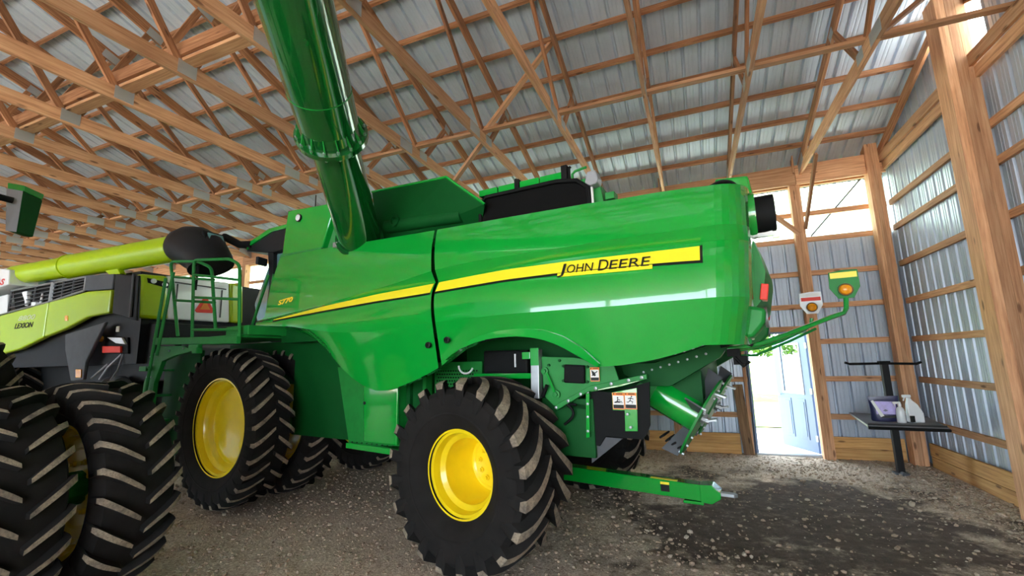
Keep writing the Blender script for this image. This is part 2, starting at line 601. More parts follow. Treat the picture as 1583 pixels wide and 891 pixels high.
# ---- corrugated sheets
def rib_profile(w, pitch=0.2286, h=0.04):
    pts = [(0.0, 0.0)]
    x = 0.0
    while x < w - 1e-4:
        for dx, z in ((0.0, 0), (0.018, h), (0.038, h), (0.056, 0), (0.115, 0), (0.121, 0.004), (0.133, 0.004), (0.139, 0), (0.165, 0), (0.171, 0.004), (0.183, 0.004), (0.189, 0)):
            if x + dx <= w + 1e-6 and (x + dx > pts[-1][0] + 1e-6):
                pts.append((x + dx, z))
        x += pitch
    if pts[-1][0] < w - 1e-6:
        pts.append((w, 0.0))
    return pts
_sheets = {}
def sheet(name, mat, parent, org, ud, ld, w, length, nd, top=None):
    """ribbed sheet: profile along ud, extruded along ld, ribs toward nd. Mesh X runs along the length."""
    key = (round(w, 3), round(length, 3), mat.name, top)
    if key not in _sheets:
        pr = rib_profile(w)
        sl = top or 0.0
        _sheets[key] = MB().grid([[(0, u, z) for u, z in pr], [(length + sl * u, u, z) for u, z in pr]]).mesh(name, mat)
    m = Matrix.Identity(4)
    for i in range(3):
        m[i][0], m[i][1], m[i][2], m[i][3] = Vector(ld)[i], Vector(ud)[i], Vector(nd)[i], org[i]
    return link(name, _sheets[key], parent, None, m)

ceiling = link('ceiling', None, None, 'structure')
_sl = Vector((0, -1, SLOPE)).normalized()
_len = (EAVE_Y + 0.45 - RIDGE_Y) / abs(_sl.y)
_n = Vector((0, SLOPE, 1)).normalized()
x = XR + 0.12
while x > XL:
    sheet('roof_sheet', ROOFM, ceiling, (x, EAVE_Y + 0.45, roof_z(EAVE_Y + 0.45) + 0.098), (-1, 0, 0), _sl, 0.9144, _len, _n)
    sheet('roof_sheet', ROOFM, ceiling, (x, 2 * RIDGE_Y - EAVE_Y - 0.45, roof_z(EAVE_Y + 0.45) + 0.098), (-1, 0, 0), (0, -_sl.y, _sl.z), 0.9144, _len, (0, -_n.y, _n.z))
    x -= 0.9144
y = 9.25
while y > RIDGE_Y:
    for yy, uz in ((y, _n), (2 * RIDGE_Y - y, Vector((0, -_n.y, _n.z)))):
        z = roof_z(y) + 0.047
        # purlins are spliced over the trusses
        cuts = [XR, -2.68, -8.55, -14.4, -19.1, XL]
        for a, b in zip(cuts[:-1], cuts[1:]):
            beam('purlin', (a, yy, z), (b, yy, z), 0.042, 0.09, WOODD, ceiling, uz)
    y -= 0.605

def gusset(parent, x, y, z, ln, h, ang):
    for s in (-1, 1):
        d = Vector((0, math.cos(ang), math.sin(ang))) * ln / 2
        c = Vector((x + s * 0.0225, y, z))
        beam('gusset_plate', c - d, c + d, 0.003, h, PLATE, parent, (0, -math.sin(ang), math.cos(ang)))

ZB = 4.95
top_ang = math.atan(-SLOPE)
def truss(x):
    t = empty_part('roof_truss', ceiling)
    W = 0.04
    zb = ZB + 0.085
    segs = [9.30, 5.28, 0.6, -2.6, -7.3, -11.3]
    for a, b in zip(segs[:-1], segs[1:]):
        beam('bottom_chord', (x, a, zb), (x, b, zb), W, 0.17, WOOD, t)
    tz = lambda y: roof_z(y) - 0.085
    beam('top_chord', (x, 9.7, tz(9.7)), (x, RIDGE_Y, tz(RIDGE_Y)), W, 0.165, WOODD, t)
    beam('top_chord', (x, 2 * RIDGE_Y - 9.7, tz(9.7)), (x, RIDGE_Y, tz(RIDGE_Y)), W, 0.165, WOODD, t)
    nodes = [((5.78, zb), (6.5, tz(6.5))), ((5.70, zb), (3.7, tz(3.7))), ((2.86, zb), (3.6, tz(3.6))), ((2.78, zb), (0.9, tz(0.9))), ((-0.9, zb), (0.8, tz(0.8))), ((-1.0, zb), (-1.0, tz(-1.0))),
             ((-4.8, zb), (-2.9, tz(0.9))), ((-1.1, zb), (-2.8, tz(0.8)))]
    for (y0, z0), (y1, z1) in nodes:
        beam('web', (x, y0, z0), (x, y1, z1), W * 0.9, 0.085, WOODD, t, (0, 1, 0.3))
    for y in (5.28, 0.6):
        gusset(t, x, y, zb, 0.30, 0.15, 0)
    gusset(t, x, 5.74, zb + 0.03, 0.2, 0.13, 0)
    gusset(t, x, 2.82, zb + 0.02, 0.2, 0.16, 0)
    gusset(t, x, 6.5, tz(6.5) - 0.03, 0.16, 0.12, top_ang)
    gusset(t, x, 3.65, tz(3.65) - 0.03, 0.22, 0.14, top_ang)
    gusset(t, x, 8.9, tz(8.9) - 0.05, 0.5, 0.16, top_ang)
for i in range(22):
    truss(2.03 - 1.175 * i)
# bracing that ties the trusses together
for a, b in ((XR, -1.6), (-1.5, -6.4), (-6.3, -11.2), (-11.1, -16.0), (-15.9, -20.8)):
    beam('lateral_brace', (a, 5.57, 5.145), (b, 5.57, 5.145), 0.085, 0.04, WOOD, ceiling)
    beam('lateral_brace', (a, 2.83, 5.145), (b, 2.83, 5.145), 0.14, 0.04, WOOD, ceiling)
    beam('lateral_brace', (a, 2.75, 5.26), (b, 2.75, 5.26), 0.04, 0.16, WOODD, ceiling)
beam('diagonal_brace', (-1.0, 5.66, 6.95), (-2.75, 5.66, 5.1), 0.04, 0.1, WOOD, ceiling, (0, 1, 0))
beam('diagonal_brace', (-2.66, 5.72, 5.15), (-3.4, 5.95, 4.6), 0.04, 0.085, WOOD, ceiling, (0, 1, 0))
beam('diagonal_brace', (2.05, 5.7, 5.15), (3.25, 5.4, 5.9), 0.04, 0.09, WOODD, ceiling, (0, 1, 0))
beam('diagonal_brace', (3.26, 6.4, 5.85), (3.26, 5.2, 5.3), 0.04, 0.1, WOODD, ceiling)
beam('rafter', (3.2, 9.2, roof_z(9.2) - 0.07), (3.2, RIDGE_Y, roof_z(RIDGE_Y) - 0.07), 0.04, 0.15, WOODD, ceiling)

# ---- eave wall (behind the combine)
wb = link('wall_back', None, None, 'structure')
SILL, HEAD = 3.79, 4.79
def wall_sheets(x0, x1, z0, z1):
    x = x1
    while x > x0 + 0.01:
        w = min(0.9144, x - x0)
        sheet('wall_sheet', WALLM, wb, (x, EAVE_Y, z0), (-1, 0, 0), (0, 0, 1), w, z1 - z0, (0, 1, 0))
        x -= w
wall_sheets(1.93, XR + .03, -0.12, SILL)
wall_sheets(0.86, 1.93, 2.16, SILL)
wall_sheets(XL, 0.86, -0.12, SILL)
wall_sheets(XL, XR, HEAD - 0.02, roof_z(EAVE_Y) + 0.1)
posts_x = [1.92, -0.4, -2.8, -5.2, -7.6, -10.0, -12.4, -14.8, -17.2, -19.6, -22.0]
for px in posts_x:
    for k in (-1, 0, 1):
        beam('post', (px + k * 0.055, 9.165, 0), (px + k * 0.055, 9.165, 5.12), 0.17, 0.053, WOOD, wb, (1, 0, 0))
for k in range(3):
    beam('post', (3.02 + k * 0.06, 9.08, 0), (3.02 + k * 0.06, 9.08, 5.3), 0.2, 0.058, WOOD, wb, (1, 0, 0))
    pass
for gz in (4.27, 3.79, 3.17, 2.58, 1.95, 1.31, 0.68):
    spans = [(3.27, XL)]
    if gz < 2.1:
        spans = [(3.27, 1.90), (0.84, XL)]
    if gz == 2.58:
        spans = [(3.27, XL)]
    for a, b in spans:
        xs = [a] + [p for p in (-2.8, -7.6, -12.4, -17.2) if b < p < a] + [b]
        for u, v in zip(xs[:-1], xs[1:]):
            beam('girt', (u, 9.272, gz), (v, 9.272, gz), 0.042, 0.088, WOOD, wb)
beam('girt', (1.92, 9.272, 2.19), (0.78, 9.272, 2.19), 0.042, 0.088, WOOD, wb)
for zc, yy in ((4.96, 9.22), (4.96, 9.06)):
    for a, b in ((3.26, 1.95), (1.94, -2.8), (-2.8, -7.6), (-7.6, -12.4), (-12.4, -17.2), (-17.2, XL)):
        beam('header', (a, yy, zc), (b, yy, zc), 0.04, 0.36, WOOD, wb)
for px in (1.92, -0.4, -2.8, -5.2):
    beam('scab', (px, 9.03, 4.98), (px, 9.03, 5.35), 0.02, 0.14, WOOD, wb, (0, 1, 0))
for zc in (0.09, 0.27):
    for a, b in ((2.98, 2.02), (0.62, -0.3), (-0.5, -2.7), (-2.9, -5.1), (-5.3, -7.5), (-7.7, -12.3), (-12.5, -17.1), (-17.3, XL)):
        beam('skirt_board', (a, 9.225, zc), (b, 9.225, zc), 0.038, 0.176, WOODL, wb)
beam('board', (0.73, 9.17, 0), (0.66, 9.2, 1.22), 0.16, 0.04, WOODG, wb, (0, 1, 0))
beam('board', (0.80, 9.24, 0), (0.80, 9.24, 2.15), 0.05, 0.09, WOOD, wb, (0, 1, 0))
beam('knee_brace', (1.06, 9.05, 4.775), (1.9, 9.05, 3.86), 0.04, 0.085, WOOD, wb)
beam('tie_board', (2.07, 8.1, 4.93), (2.0, 9.05, 3.95), 0.04, 0.085, WOODD, wb, (0, 1, 1))
part('tie_rod', MB().tube([(2.12, 9.3, 3.85), (2.98, 9.3, 4.8)], 0.014, 6), GREYP, wb)
# translucent strip under the header
win1 = link('window_1', None, None, 'structure')
x = XR
while x > XL + 0.01:
    w = min(0.9144, x - XL)
    sheet('pane', TRANS, win1, (x, EAVE_Y, SILL), (-1, 0, 0), (0, 0, 1), w, HEAD - SILL, (0, 1, 0))
    x -= w

# ---- gable wall at the end
wr = link('wall_right', None, None, 'structure')
GX = 3.30
y = 9.36
while y > -11.3:
    w = 0.9144
    zt0 = roof_z(y) if y > RIDGE_Y else roof_z(2 * RIDGE_Y - y)
    zt1 = roof_z(y - w) if y - w > RIDGE_Y else roof_z(2 * RIDGE_Y - y + w)
    sl = round((zt1 - zt0) / w, 3)
    ylo, yhi = y - w, y
    if yhi > 6.0 and ylo < 7.2:           # the high opening beside the second post
        sheet('wall_sheet', WALLM, wr, (GX, y, -0.12), (0, -1, 0), (0, 0, 1), w, 5.20, (1, 0, 0))
        for a, b in ((yhi, min(yhi, max(ylo, 7.0))), (max(min(6.12, yhi), ylo), ylo)):
            if a - b > 0.02:
                z0 = roof_z(a)
                sheet('wall_sheet', WALLM, wr, (GX, a, 5.08), (0, -1, 0), (0, 0, 1), a - b, z0 + 0.08 - 5.08, (1, 0, 0), SLOPE)
    elif yhi < -4.4 and ylo > -9.9:        # cladding above an unseen opening, added to let in more light
        sheet('wall_sheet', WALLM, wr, (GX, y, 4.7), (0, -1, 0), (0, 0, 1), w, zt0 + 0.08 - 4.7, (1, 0, 0), sl)
    else:
        sheet('wall_sheet', WALLM, wr, (GX, y, -0.12), (0, -1, 0), (0, 0, 1), w, zt0 + 0.20, (1, 0, 0), sl)
    y -= w
win2 = link('window_2', None, None, 'structure')
part('pane', MB().add([(GX, 6.12, 5.08), (GX, 7.0, 5.08), (GX, 7.0, roof_z(7.0) + .08), (GX, 6.12, roof_z(6.12) + .08)], [(0, 1, 2, 3)]), TRANS, win2)
gposts = [6.41, 3.6, 0.8, -2.0, -4.4, -9.8]
for gy in gposts:
    zt = min(roof_z(gy), roof_z(2 * RIDGE_Y - gy)) - 0.02
    for k in range(3):
        beam('post', (3.025 + 0.09 * k, gy, -0.02), (3.025 + 0.09 * k, gy, min(zt, 8.2) - 0.1), 0.26, 0.088, WOOD, wr, (1, 0, 0))
ycuts = [9.0, 6.54, 3.73, 0.93, -1.87, -4.4]
for gz in (4.24, 3.80, 3.18, 2.56, 1.94, 1.30, 0.64):
    for a, b in zip(ycuts[:-1], ycuts[1:]):
        beam('girt', (3.272, a + 0.1, gz), (3.272, b + 0.1, gz), 0.042, 0.088, WOOD, wr)
for a, b in ((9.0, 6.55), (6.27, 3.74), (3.46, 0.94), (0.66, -4.5), (-4.5, -9.7)):
    beam('header', (3.23, a, 4.87), (3.23, b, 4.87), 0.04, 0.14, WOOD, wr)
    beam('header', (3.19, a, 5.02), (3.19, b, 5.02), 0.04, 0.15, WOOD, wr)
for a, b in ((9.0, 6.55), (6.27, 3.74), (3.46, 0.94), (.66, -1.86), (-2.14, -4.3)):
    beam('skirt_board', (3.23, a, 0.05), (3.23, b, 0.05), 0.038, 0.19, WOODL, wr)
    beam('skirt_board', (3.225, a, 0.25), (3.225, b, 0.25), 0.038, 0.19, WOODL, wr)
# ---- far gable and the open front side
wl = link('wall_left', None, None, 'structure')
y = 9.3
while y > -11.3:
    w = 0.9144
    zt0 = roof_z(y) if y > RIDGE_Y else roof_z(2 * RIDGE_Y - y)
    zt1 = roof_z(y - w) if y - w > RIDGE_Y else roof_z(2 * RIDGE_Y - y + w)
    sheet('wall_sheet', WALLM, wl, (XL, y, 0.0), (0, -1, 0), (0, 0, 1), w, zt0 + 0.08, (-1, 0, 0), round((zt1 - zt0) / w, 3))
    y -= w
wf = link('wall_front', None, None, 'structure')
for px in (3.1, -2.3, -7.7, -13.1, -18.5, -23.9):
    beam('post', (px, -11.25, 0), (px, -11.25, 5.1), 0.17, 0.17, WOOD, wf, (1, 0, 0))
for a, b in ((3.2, -7.7), (-7.7, -18.5), (-18.5, XL)):
    beam('header', (a, -11.25, 4.96), (b, -11.25, 4.96), 0.1, 0.3, WOOD, wf)

# ---- walk door, standing open to the outside
d1 = link('door_1', None, None, 'structure')
for a, b, n in (((0.875, 9.27, 0.04), (0.875, 9.27, 2.15), 'jamb'), ((1.865, 9.27, 0.04), (1.865, 9.27, 2.15), 'jamb')):
    beam(n, a, b, 0.12, 0.035, DOORP, d1, (1, 0, 0))
beam('head_jamb', (0.86, 9.27, 2.125), (1.88, 9.27, 2.125), 0.12, 0.035, DOORP, d1)
beam('threshold', (0.86, 9.29, 0.02), (1.88, 9.29, 0.02), 0.14, 0.03, STEEL, d1)
leaf = empty_part('door_leaf', d1, (1.845, 9.36, 0.04), math.radians(116))
# leaf frame with a half light and two raised panels (local x away from the hinge)
lw, lh = 0.93, 2.05
mb = MB()
mb.box((lw / 2, 0, 0.5), (lw, 0.042, 1.0))
mb.box((0.09, 0, 1.52), (0.18, 0.042, 1.06)).box((lw - 0.09, 0, 1.52), (0.18, 0.042, 1.06)).box((lw / 2, 0, 1.97), (lw - 0.36, 0.042, 0.16))
for s in (-1, 1):
    for cx in (0.28, 0.65):
        mb.box((cx, s * 0.024, 0.55), (0.2, 0.012, 0.7))
        mb.box((cx, s * 0.03, 0.55), (0.13, 0.012, 0.6))
part('slab', mb, DOORP, leaf, bevel=0.004)
part('pane', MB().box((lw / 2, 0, 1.445), (lw - 0.36, 0.012, 0.89)), GLASS, leaf)
mb = MB()
for s in (-1, 1):
    for (cx, cz, w, h) in ((0.19, 1.445, .03, .93), (lw - .19, 1.445, .03, .93), (lw / 2, 1.0, .57, .03), (lw / 2, 1.89, .57, .03)):
        mb.box((cx, s * 0.024, cz), (w, 0.015, h))
part('glazing_frame', mb, WHITEP, leaf)
mb = MB()
for s in (-1, 1):
    mb.tube([(lw - 0.07, s * 0.02, 0.95), (lw - 0.07, s * 0.065, 0.95), (lw - 0.16, s * 0.07, 0.95)], 0.011, 8)
part('handle', mb, STEEL, leaf)
for hz in (0.25, 1.05, 1.85):
    part('hinge', MB().box((0.0, 0.02, hz), (0.05, 0.02, 0.1)), STEEL, leaf)

# bush seen through the doorway
bush = thing('tree', 'sunlit leafy green tree outside beyond the open door', 'tree', (0.5, 21.0, -0.12))
part('stem', MB().tube([(0, 0, 0), (0.1, 0, 1.2), (0.3, 0.1, 2.6)], [0.12, 0.09, 0.04], 8).tube([(0, 0, 0.6), (-0.8, 0.2, 2.4)], [0.07, 0.03], 6).tube([(0.2, 0, 2.0), (1.4, 0.2, 4.0)], [0.06, 0.03], 6), BARK, bush)
r2 = np.random.default_rng(11)
V, F = [], []
for k in range(8000):
    a = r2.normal(0, 1, 3)
    a /= np.linalg.norm(a)
    p = a * r2.uniform(0.55, 1.0) ** 0.5 * np.array([3.6, 2.2, 2.0]) + np.array([1.9, 0, 3.75])
    u = r2.normal(0, 1, 3); u /= np.linalg.norm(u)
    w = np.cross(u, r2.normal(0, 1, 3)); w /= np.linalg.norm(w)
    s = r2.uniform(0.07, 0.16)
    o = len(V)
    V += [tuple(p - u * s), tuple(p + w * s * .5), tuple(p + u * s), tuple(p - w * s * .5)]
    F.append((o, o + 1, o + 2, o + 3))
part('foliage', MB().add(V, F), LEAF, bush, kind='stuff')

# ================================================================== wheels
def wheel(name, parent, loc, r, w, rimr, n, shift, lugw, lugh, disc, out=1, rot=0.0, steer=0.0, bolts=8, boltr=0.14, wide=0.86, curve=0.0, label=None, rev=1, gap=0.02):
    """axle along local Y; out=+1 when the outer face looks to +Y. A part with tyre, rim and nuts below it."""
    wh = empty_part(name, parent, loc, steer, label)
    h = w / 2
    rc = r - lugh
    prof = [(-wide * h * .72, rimr - .005), (-wide * h * .86, rimr + .02), (-h * .97, rimr + (rc - rimr) * .38), (-h, rimr + (rc - rimr) * .6), (-h * .97, rc - .07), (-h * .86, rc - .028), (-h * .45, rc - .006)]
    prof = prof + [(0, rc)] + [(-a, b) for a, b in reversed(prof)]
    mb = MB().lathe(prof, 56, 0)
    # concentric bead line on the side wall
    for s in (-1, 1):
        mb.lathe([(s * h * .965, rimr + (rc - rimr) * .36), (s * (h * .965 + .006), rimr + (rc - rimr) * .38), (s * h * .975, rimr + (rc - rimr) * .42)], 56, 0)
    def rad(y):
        t = abs(y) / h
        return rc - .05 * max(0, t - .45) ** 1.6 / (.55 ** 1.6)
    def fr(a, y, rr):
        return (rr * math.sin(a), y, rr * math.cos(a))
    st = 7
    for k in range(n):
        for s in (-1, 1):
            a0 = 2 * PI * (k + (0.5 if s > 0 else 0)) / n + rot
            rows = []
            for i in range(st + 1):
                t = i / st
                y = s * (gap + (h * 1.0 - gap) * t)
                a = a0 - rev * (shift * (t + curve * t * (1 - t)) )
                wd = lugw * (0.85 + .35 * t) / r
                top = r - .035 * max(0, t - .6) ** 1.5 / (.4 ** 1.5)
                b = rad(y) - .02
                if i == 0:
                    wd *= .8
                rows.append([fr(a - wd * .66, y, b), fr(a - wd * .5, y, top), fr(a + wd * .5, y, top), fr(a + wd * .66, y, b)])
            # the bar turns down over the shoulder on to the side wall
            a = a0 - rev * shift * 1.03
            wd = lugw * 1.05 / r
            y = s * (h + .012)
            rows.append([fr(a - wd * .6, s * h * .97, rc - .12), fr(a - wd * .42, y, r - .085), fr(a + wd * .42, y, r - .085), fr(a + wd * .6, s * h * .97, rc - .12)])
            rows.append([fr(a - wd * .5, s * h * .98, rc - .17), fr(a - wd * .3, s * (h + .003), rc - .15), fr(a + wd * .3, s * (h + .003), rc - .15), fr(a + wd * .5, s * h * .98, rc - .17)])
            o = len(mb.v)
            vs = [p for q in rows for p in q]
            fs, mi = [], []
            for i in range(len(rows) - 1):
                for j in range(3):
                    fs.append((o + i * 4 + j, o + i * 4 + j + 1, o + i * 4 + j + 5, o + i * 4 + j + 4))
                    mi.append(1 if (j == 1 and i < len(rows) - 2) else 0)
            fs += [(o, o + 1, o + 2, o + 3), (o + len(vs) - 1, o + len(vs) - 2, o + len(vs) - 3, o + len(vs) - 4)]
            mi += [0, 0]
            mb.v += vs
            mb.f += fs
            mb.mi += mi
    part('tire', mb, [TIRE, LUG], wh, math.radians(32))
    # rim: flange, bead seat, drop centre, disc
    e = wide * h * .76
    pr = [(e + .012, rimr - .008), (e + .012, rimr + .012), (e - .015, rimr + .012), (e - .02, rimr - .03), (e - .09, rimr - .045), (e - .12, rimr - .085), (disc + .05, rimr - .095), (disc, rimr - .12), (disc, rimr * .62), (disc - .012, rimr * .58), (disc - .012, .0)]
    pr = [(out * a, b) for a, b in pr]
    back = [(-e - .01, rimr + .01), (-e + .02, rimr - .04), (-e + .1, rimr - .06), (disc - .03, rimr - .1), (disc - .02, .0)]
    back = [(out * a, b) for a, b in back]
    part('rim', MB().lathe(pr, 64).lathe(back, 48), YELLOW, wh, math.radians(30))
    for k in range(bolts):
        a = 2 * PI * (k + .3) / bolts
        p = Vector((boltr * math.sin(a), out * (disc + .0), boltr * math.cos(a)))
        q = p + Vector((0, out * .03, 0))
        part('wheel_nut', MB().tube([p, q], .017, 6).tube([p - Vector((0, out * .01, 0)), p + Vector((0, out * .012, 0))], .025, 10), YELLOW, wh)
    if bolts:
        part('hub_cap', MB().lathe([(out * (disc - .02), .07), (out * (disc + .03), .065), (out * (disc + .035), .0)], 20), YELLOW, wh, math.radians(30))
    return wh

# ================================================================== the green combine
th = math.radians(172.0)
jd = thing('combine_harvester', 'large green combine with yellow stripe and yellow rims, its unloading tube swung overhead', 'combine', (-1.712, 5.154, 0), th)
R = math.radians

# ---- side shells: feature rows (X forward, Z up) with their own Y
RT = [(0.497, 3.124), (-0.173, 3.103), (-0.734, 3.085), (-1.138, 3.071), (-1.45, 3.052), (-1.727, 3.044), (-1.956, 3.029), (-2.103, 3.015)]
RA = [(0.40, 2.655), (-0.136, 2.683), (-0.815, 2.678), (-1.467, 2.676), (-1.811, 2.668), (-2.09, 2.665)]
RB = [(0.42, 2.554), (-0.101, 2.581), (-0.787, 2.597), (-1.119, 2.596), (-1.447, 2.592), (-1.794, 2.579), (-2.09, 2.570)]
RC = [(0.36, 2.130), (-0.073, 2.145), (-0.444, 2.15), (-0.971, 2.148), (-1.451, 2.143), (-1.705, 2.146), (-2.06, 2.146)]
RD = [(0.36, 1.716), (0.282, 1.77), (0.116, 1.865), (-0.042, 1.916), (-0.203, 1.947), (-0.357, 1.957), (-0.496, 1.957), (-0.642, 1.941), (-0.77, 1.911), (-0.904, 1.86), (-1.02, 1.796), (-1.117, 1.74), (-1.215, 1.683), (-1.401, 1.695), (-1.659, 1.733), (-1.829, 1.775), (-1.99, 1.825)]
FT = [(3.224, 3.209), (2.38, 3.196), (1.64, 3.164), (1.021, 3.14), (0.532, 3.122)]
FA = [(3.324, 2.404), (2.687, 2.44), (2.107, 2.471), (1.645, 2.509), (1.059, 2.569), (0.445, 2.65)]
FB = [(3.385, 2.368), (3.059, 2.383), (2.134, 2.457), (1.263, 2.51), (0.809, 2.529), (0.457, 2.546)]
FC = [(3.36, 2.279), (2.612, 2.223), (1.891, 2.115), (1.228, 2.084), (0.804, 2.11), (0.40, 2.13)]
FD = [(3.41, 2.249), (3.265, 2.245), (3.123, 2.238), (2.848, 2.213), (2.649, 2.178), (2.456, 2.128), (2.268, 2.054), (2.085, 1.949), (1.965, 1.849), (1.848, 1.753), (1.714, 1.659), (1.574, 1.582), (1.42, 1.514), (1.252, 1.472), (1.111, 1.471), (0.929, 1.508), (0.729, 1.57), (0.562, 1.629), (0.400, 1.698)]
YT, YA, YB, YC, YD = 1.37, 1.52, 1.44, 1.56, 1.46

def rowx(pl, xs):
    p = np.array(pl)[::-1]
    return np.interp(xs, p[:, 0], p[:, 1])

def fade(x):
    return np.clip((x - 0.6) / 1.4, 0, 1)

def shell(T, A, B, C, D, yd, n, wrap, s=1):
    """rows of points, top to bottom, s=-1 for the mirrored side"""
    rows = []
    for pl, y in ((T, YT), (A, YA), (B, YB), (C, YC), (D, yd)):
        u = np.linspace(0, 1, n)
        xs = pl[0][0] + (pl[-1][0] - pl[0][0]) * u
        ys = np.full(n, y)
        if y == YA:
            ys = ys - 0.05 * fade(xs)
        elif y == YB:
            ys = ys + 0.03 * fade(xs)
        rows.append(np.stack([xs, ys, rowx(pl, xs)], 1))
    out = []
    for i in range(4):
        k = (4, 1, 7, 6)[i]
        for j in range(k):
            t = j / k
            r = rows[i] * (1 - t) + rows[i + 1] * t
            if i == 2:
                r[:, 1] = rows[2][:, 1] + (YC - rows[2][:, 1]) * (1 - (1 - t) ** 3.0)
            if i == 3:
                r[:, 1] += 0.0 * t
            if i == 0:
                r[:, 1] += 0.025 * math.sin(PI * t)
            out.append(r)
    out.append(rows[4])
    lip = rows[4].copy()
    lip[:, 1] -= 0.07
    lip[:, 2] += 0.0
    out.append(lip)
    res = []
    for r in out:
        pts = r.tolist()
        if wrap:
            xe, ye, ze = pts[-1]
            for k in range(1, 9):
                a = PI / 2 * k / 8
                pts.append([xe - wrap * math.sin(a), ye - wrap * (1 - math.cos(a)), ze])
            pts.append([xe - wrap - 0.012, ye - wrap - 0.25, ze])
        res.append([(p[0], p[1] * s, p[2]) for p in pts])
    return res
for s in (1, -1):
    part('rear_side_panel', MB().grid(shell(RT, RA, RB, RC, RD, YD, 40, 0.27, s)), GREEN, jd, R(8))
    part('front_side_panel', MB().grid(shell(FT, FA, FB, FC, FD, YD, 40, 0, s)), GREEN, jd, R(8))

def panel_y(x, z):
    """Y of the panel face between its crease B and crease C"""
    B, C = (RB, RC) if x < 0.43 else (FB, FC)
    zb, zc = float(rowx(B, [x])[0]), float(rowx(C, [x])[0])
    t = (zb - z) / (zb - zc)
    yb = YB if x < 0.43 else YB + 0.03 * fade(x)
    return yb + (YC - yb) * (1 - (1 - max(0, min(1, t))) ** 3.0)
ST = [(3.0, 2.333), (2.119, 2.431), (1.252, 2.499), (0.8, 2.52), (0.425, 2.535), (0.017, 2.555), (-0.407, 2.571), (-0.955, 2.563), (-1.453, 2.55), (-1.797, 2.542), (-2.041, 2.537)]
SB = [(3.0, 2.323), (2.089, 2.374), (1.227, 2.413), (0.779, 2.424), (0.425, 2.435), (0.003, 2.451), (-0.417, 2.465), (-0.928, 2.463), (-1.453, 2.449), (-1.793, 2.435), (-2.041, 2.42)]
def stripe(name, mat, x0, x1, zt, zb, off, n=24):
    top, bot = [], []
    for x in np.linspace(x0, x1, n):
        a, b = zt(x), zb(x)
        top.append((x, panel_y(x, a) + off, a))
        bot.append((x, panel_y(x, b) + off, b))
    b2 = [(p[0], p[1] - .012, p[2]) for p in bot]
    t2 = [(p[0], p[1] - .012, p[2]) for p in top]
    part(name, MB().grid([t2, top, bot, b2]), mat, jd)
zt = lambda x: float(rowx(ST, [x])[0])
zb = lambda x: float(rowx(SB, [x])[0])
for x0, x1 in ((2.99, 0.462), (0.392, -2.03)):
    stripe('yellow_stripe', YSTRIPE, x0, x1, zt, zb, .010)
for x0, x1 in ((3.0, 0.462), (0.392, -2.045)):
    stripe('black_stripe_edge', BLACKD, x0, x1, lambda x: zb(x) + .003, lambda x: zb(x) - .020, .008)
stripe('black_stripe_edge', BLACKD, -2.028, -2.048, lambda x: zt(x) + .006, lambda x: zb(x) - .02, .009, 3)
# lettering in small capitals, tilted with the face
def on_face(body, xa, xb, z0, h, mat, bold=0.012, shear=0.0, dz=0.0, dx=-1.0, off=.012, yy=None):
    y0 = panel_y(xa, z0) + off if yy is None else yy
    fit_text('lettering', body, mat, jd, (xa, y0, z0), (dx, 0, dz), (0, -0.25 if yy is None else 0, 1), abs(xa - xb), h, shear, bold, 0.003)
base = lambda x: 2.452 + (x + 0.935) * 0.0345
on_face('J', -0.925, -1.0, base(-.94) - .03, .118, BLACKD, 0.0, 0.1, -.0345)
on_face('OHN', -1.008, -1.235, base(-1.008), .074, BLACKD, 0.0, 0.1, -.0345)
on_face('D', -1.278, -1.362, base(-1.278) - .004, .094, BLACKD, 0.0, 0.1, -.0345)
on_face('EERE', -1.368, -1.685, base(-1.368), .076, BLACKD, 0.0, 0.1, -.0345)
stripe('yellow_letter_plate', YSTRIPE, -0.925, -1.70, lambda x: base(x) + .006, lambda x: base(x) - .026, .0105)
on_face('S770', 2.985, 2.68, 2.515, .062, YSTRIPE, 0.03, 0.25, 0.09, -1.0, yy=1.508)
# raised wheel-arch lip
LIP = [(0.18, 1.835), (0.05, 1.925), (-0.12, 1.985), (-0.30, 2.018), (-0.544, 2.028), (-0.76, 2.003), (-0.93, 1.945), (-1.09, 1.85), (-1.238, 1.712)]
lr = lerp_row([(a, b) for a, b in LIP], 26)
inn = lerp_row([(p[0], p[1]) for p in RD[1:13]], 26)
part('fender_lip', MB().grid([[(a[0], YD + .03, a[1]) for a in lr], [(a[0] * .94 + b[0] * .06, YD + .052, a[1] * .94 + b[1] * .06) for a, b in zip(lr, inn)], [(b[0], YD + .045, b[1]) for b in inn], [(b[0], YD - .02, b[1]) for b in inn]]), GREEN, jd, R(30))
# latches
for (x, z) in ((0.455, 1.916), (0.226, 1.955)):
    part('latch', MB().lathe([(1.535, .03), (1.562, .03), (1.566, .022), (1.556, .02), (1.556, 0)], 16, 0, (x, 0, z)).box((x, 1.56, z), (.008, .012, .03)), BLACKD, jd)
# inner body: closes the space behind the shells
part('body_core', MB().box((0.6, 0, 2.5), (5.2, 2.6, 0.9)).box((-.6, 0, 1.72), (2.5, 1.3, .8)).box((2.2, 0, 1.45), (2.1, 2.1, 1.2)), GREEN_SHADE, jd)
part('top_deck', MB().box((0.5, 0, 2.97), (5.3, 2.75, 0.06)), GREEN_SHADE, jd)
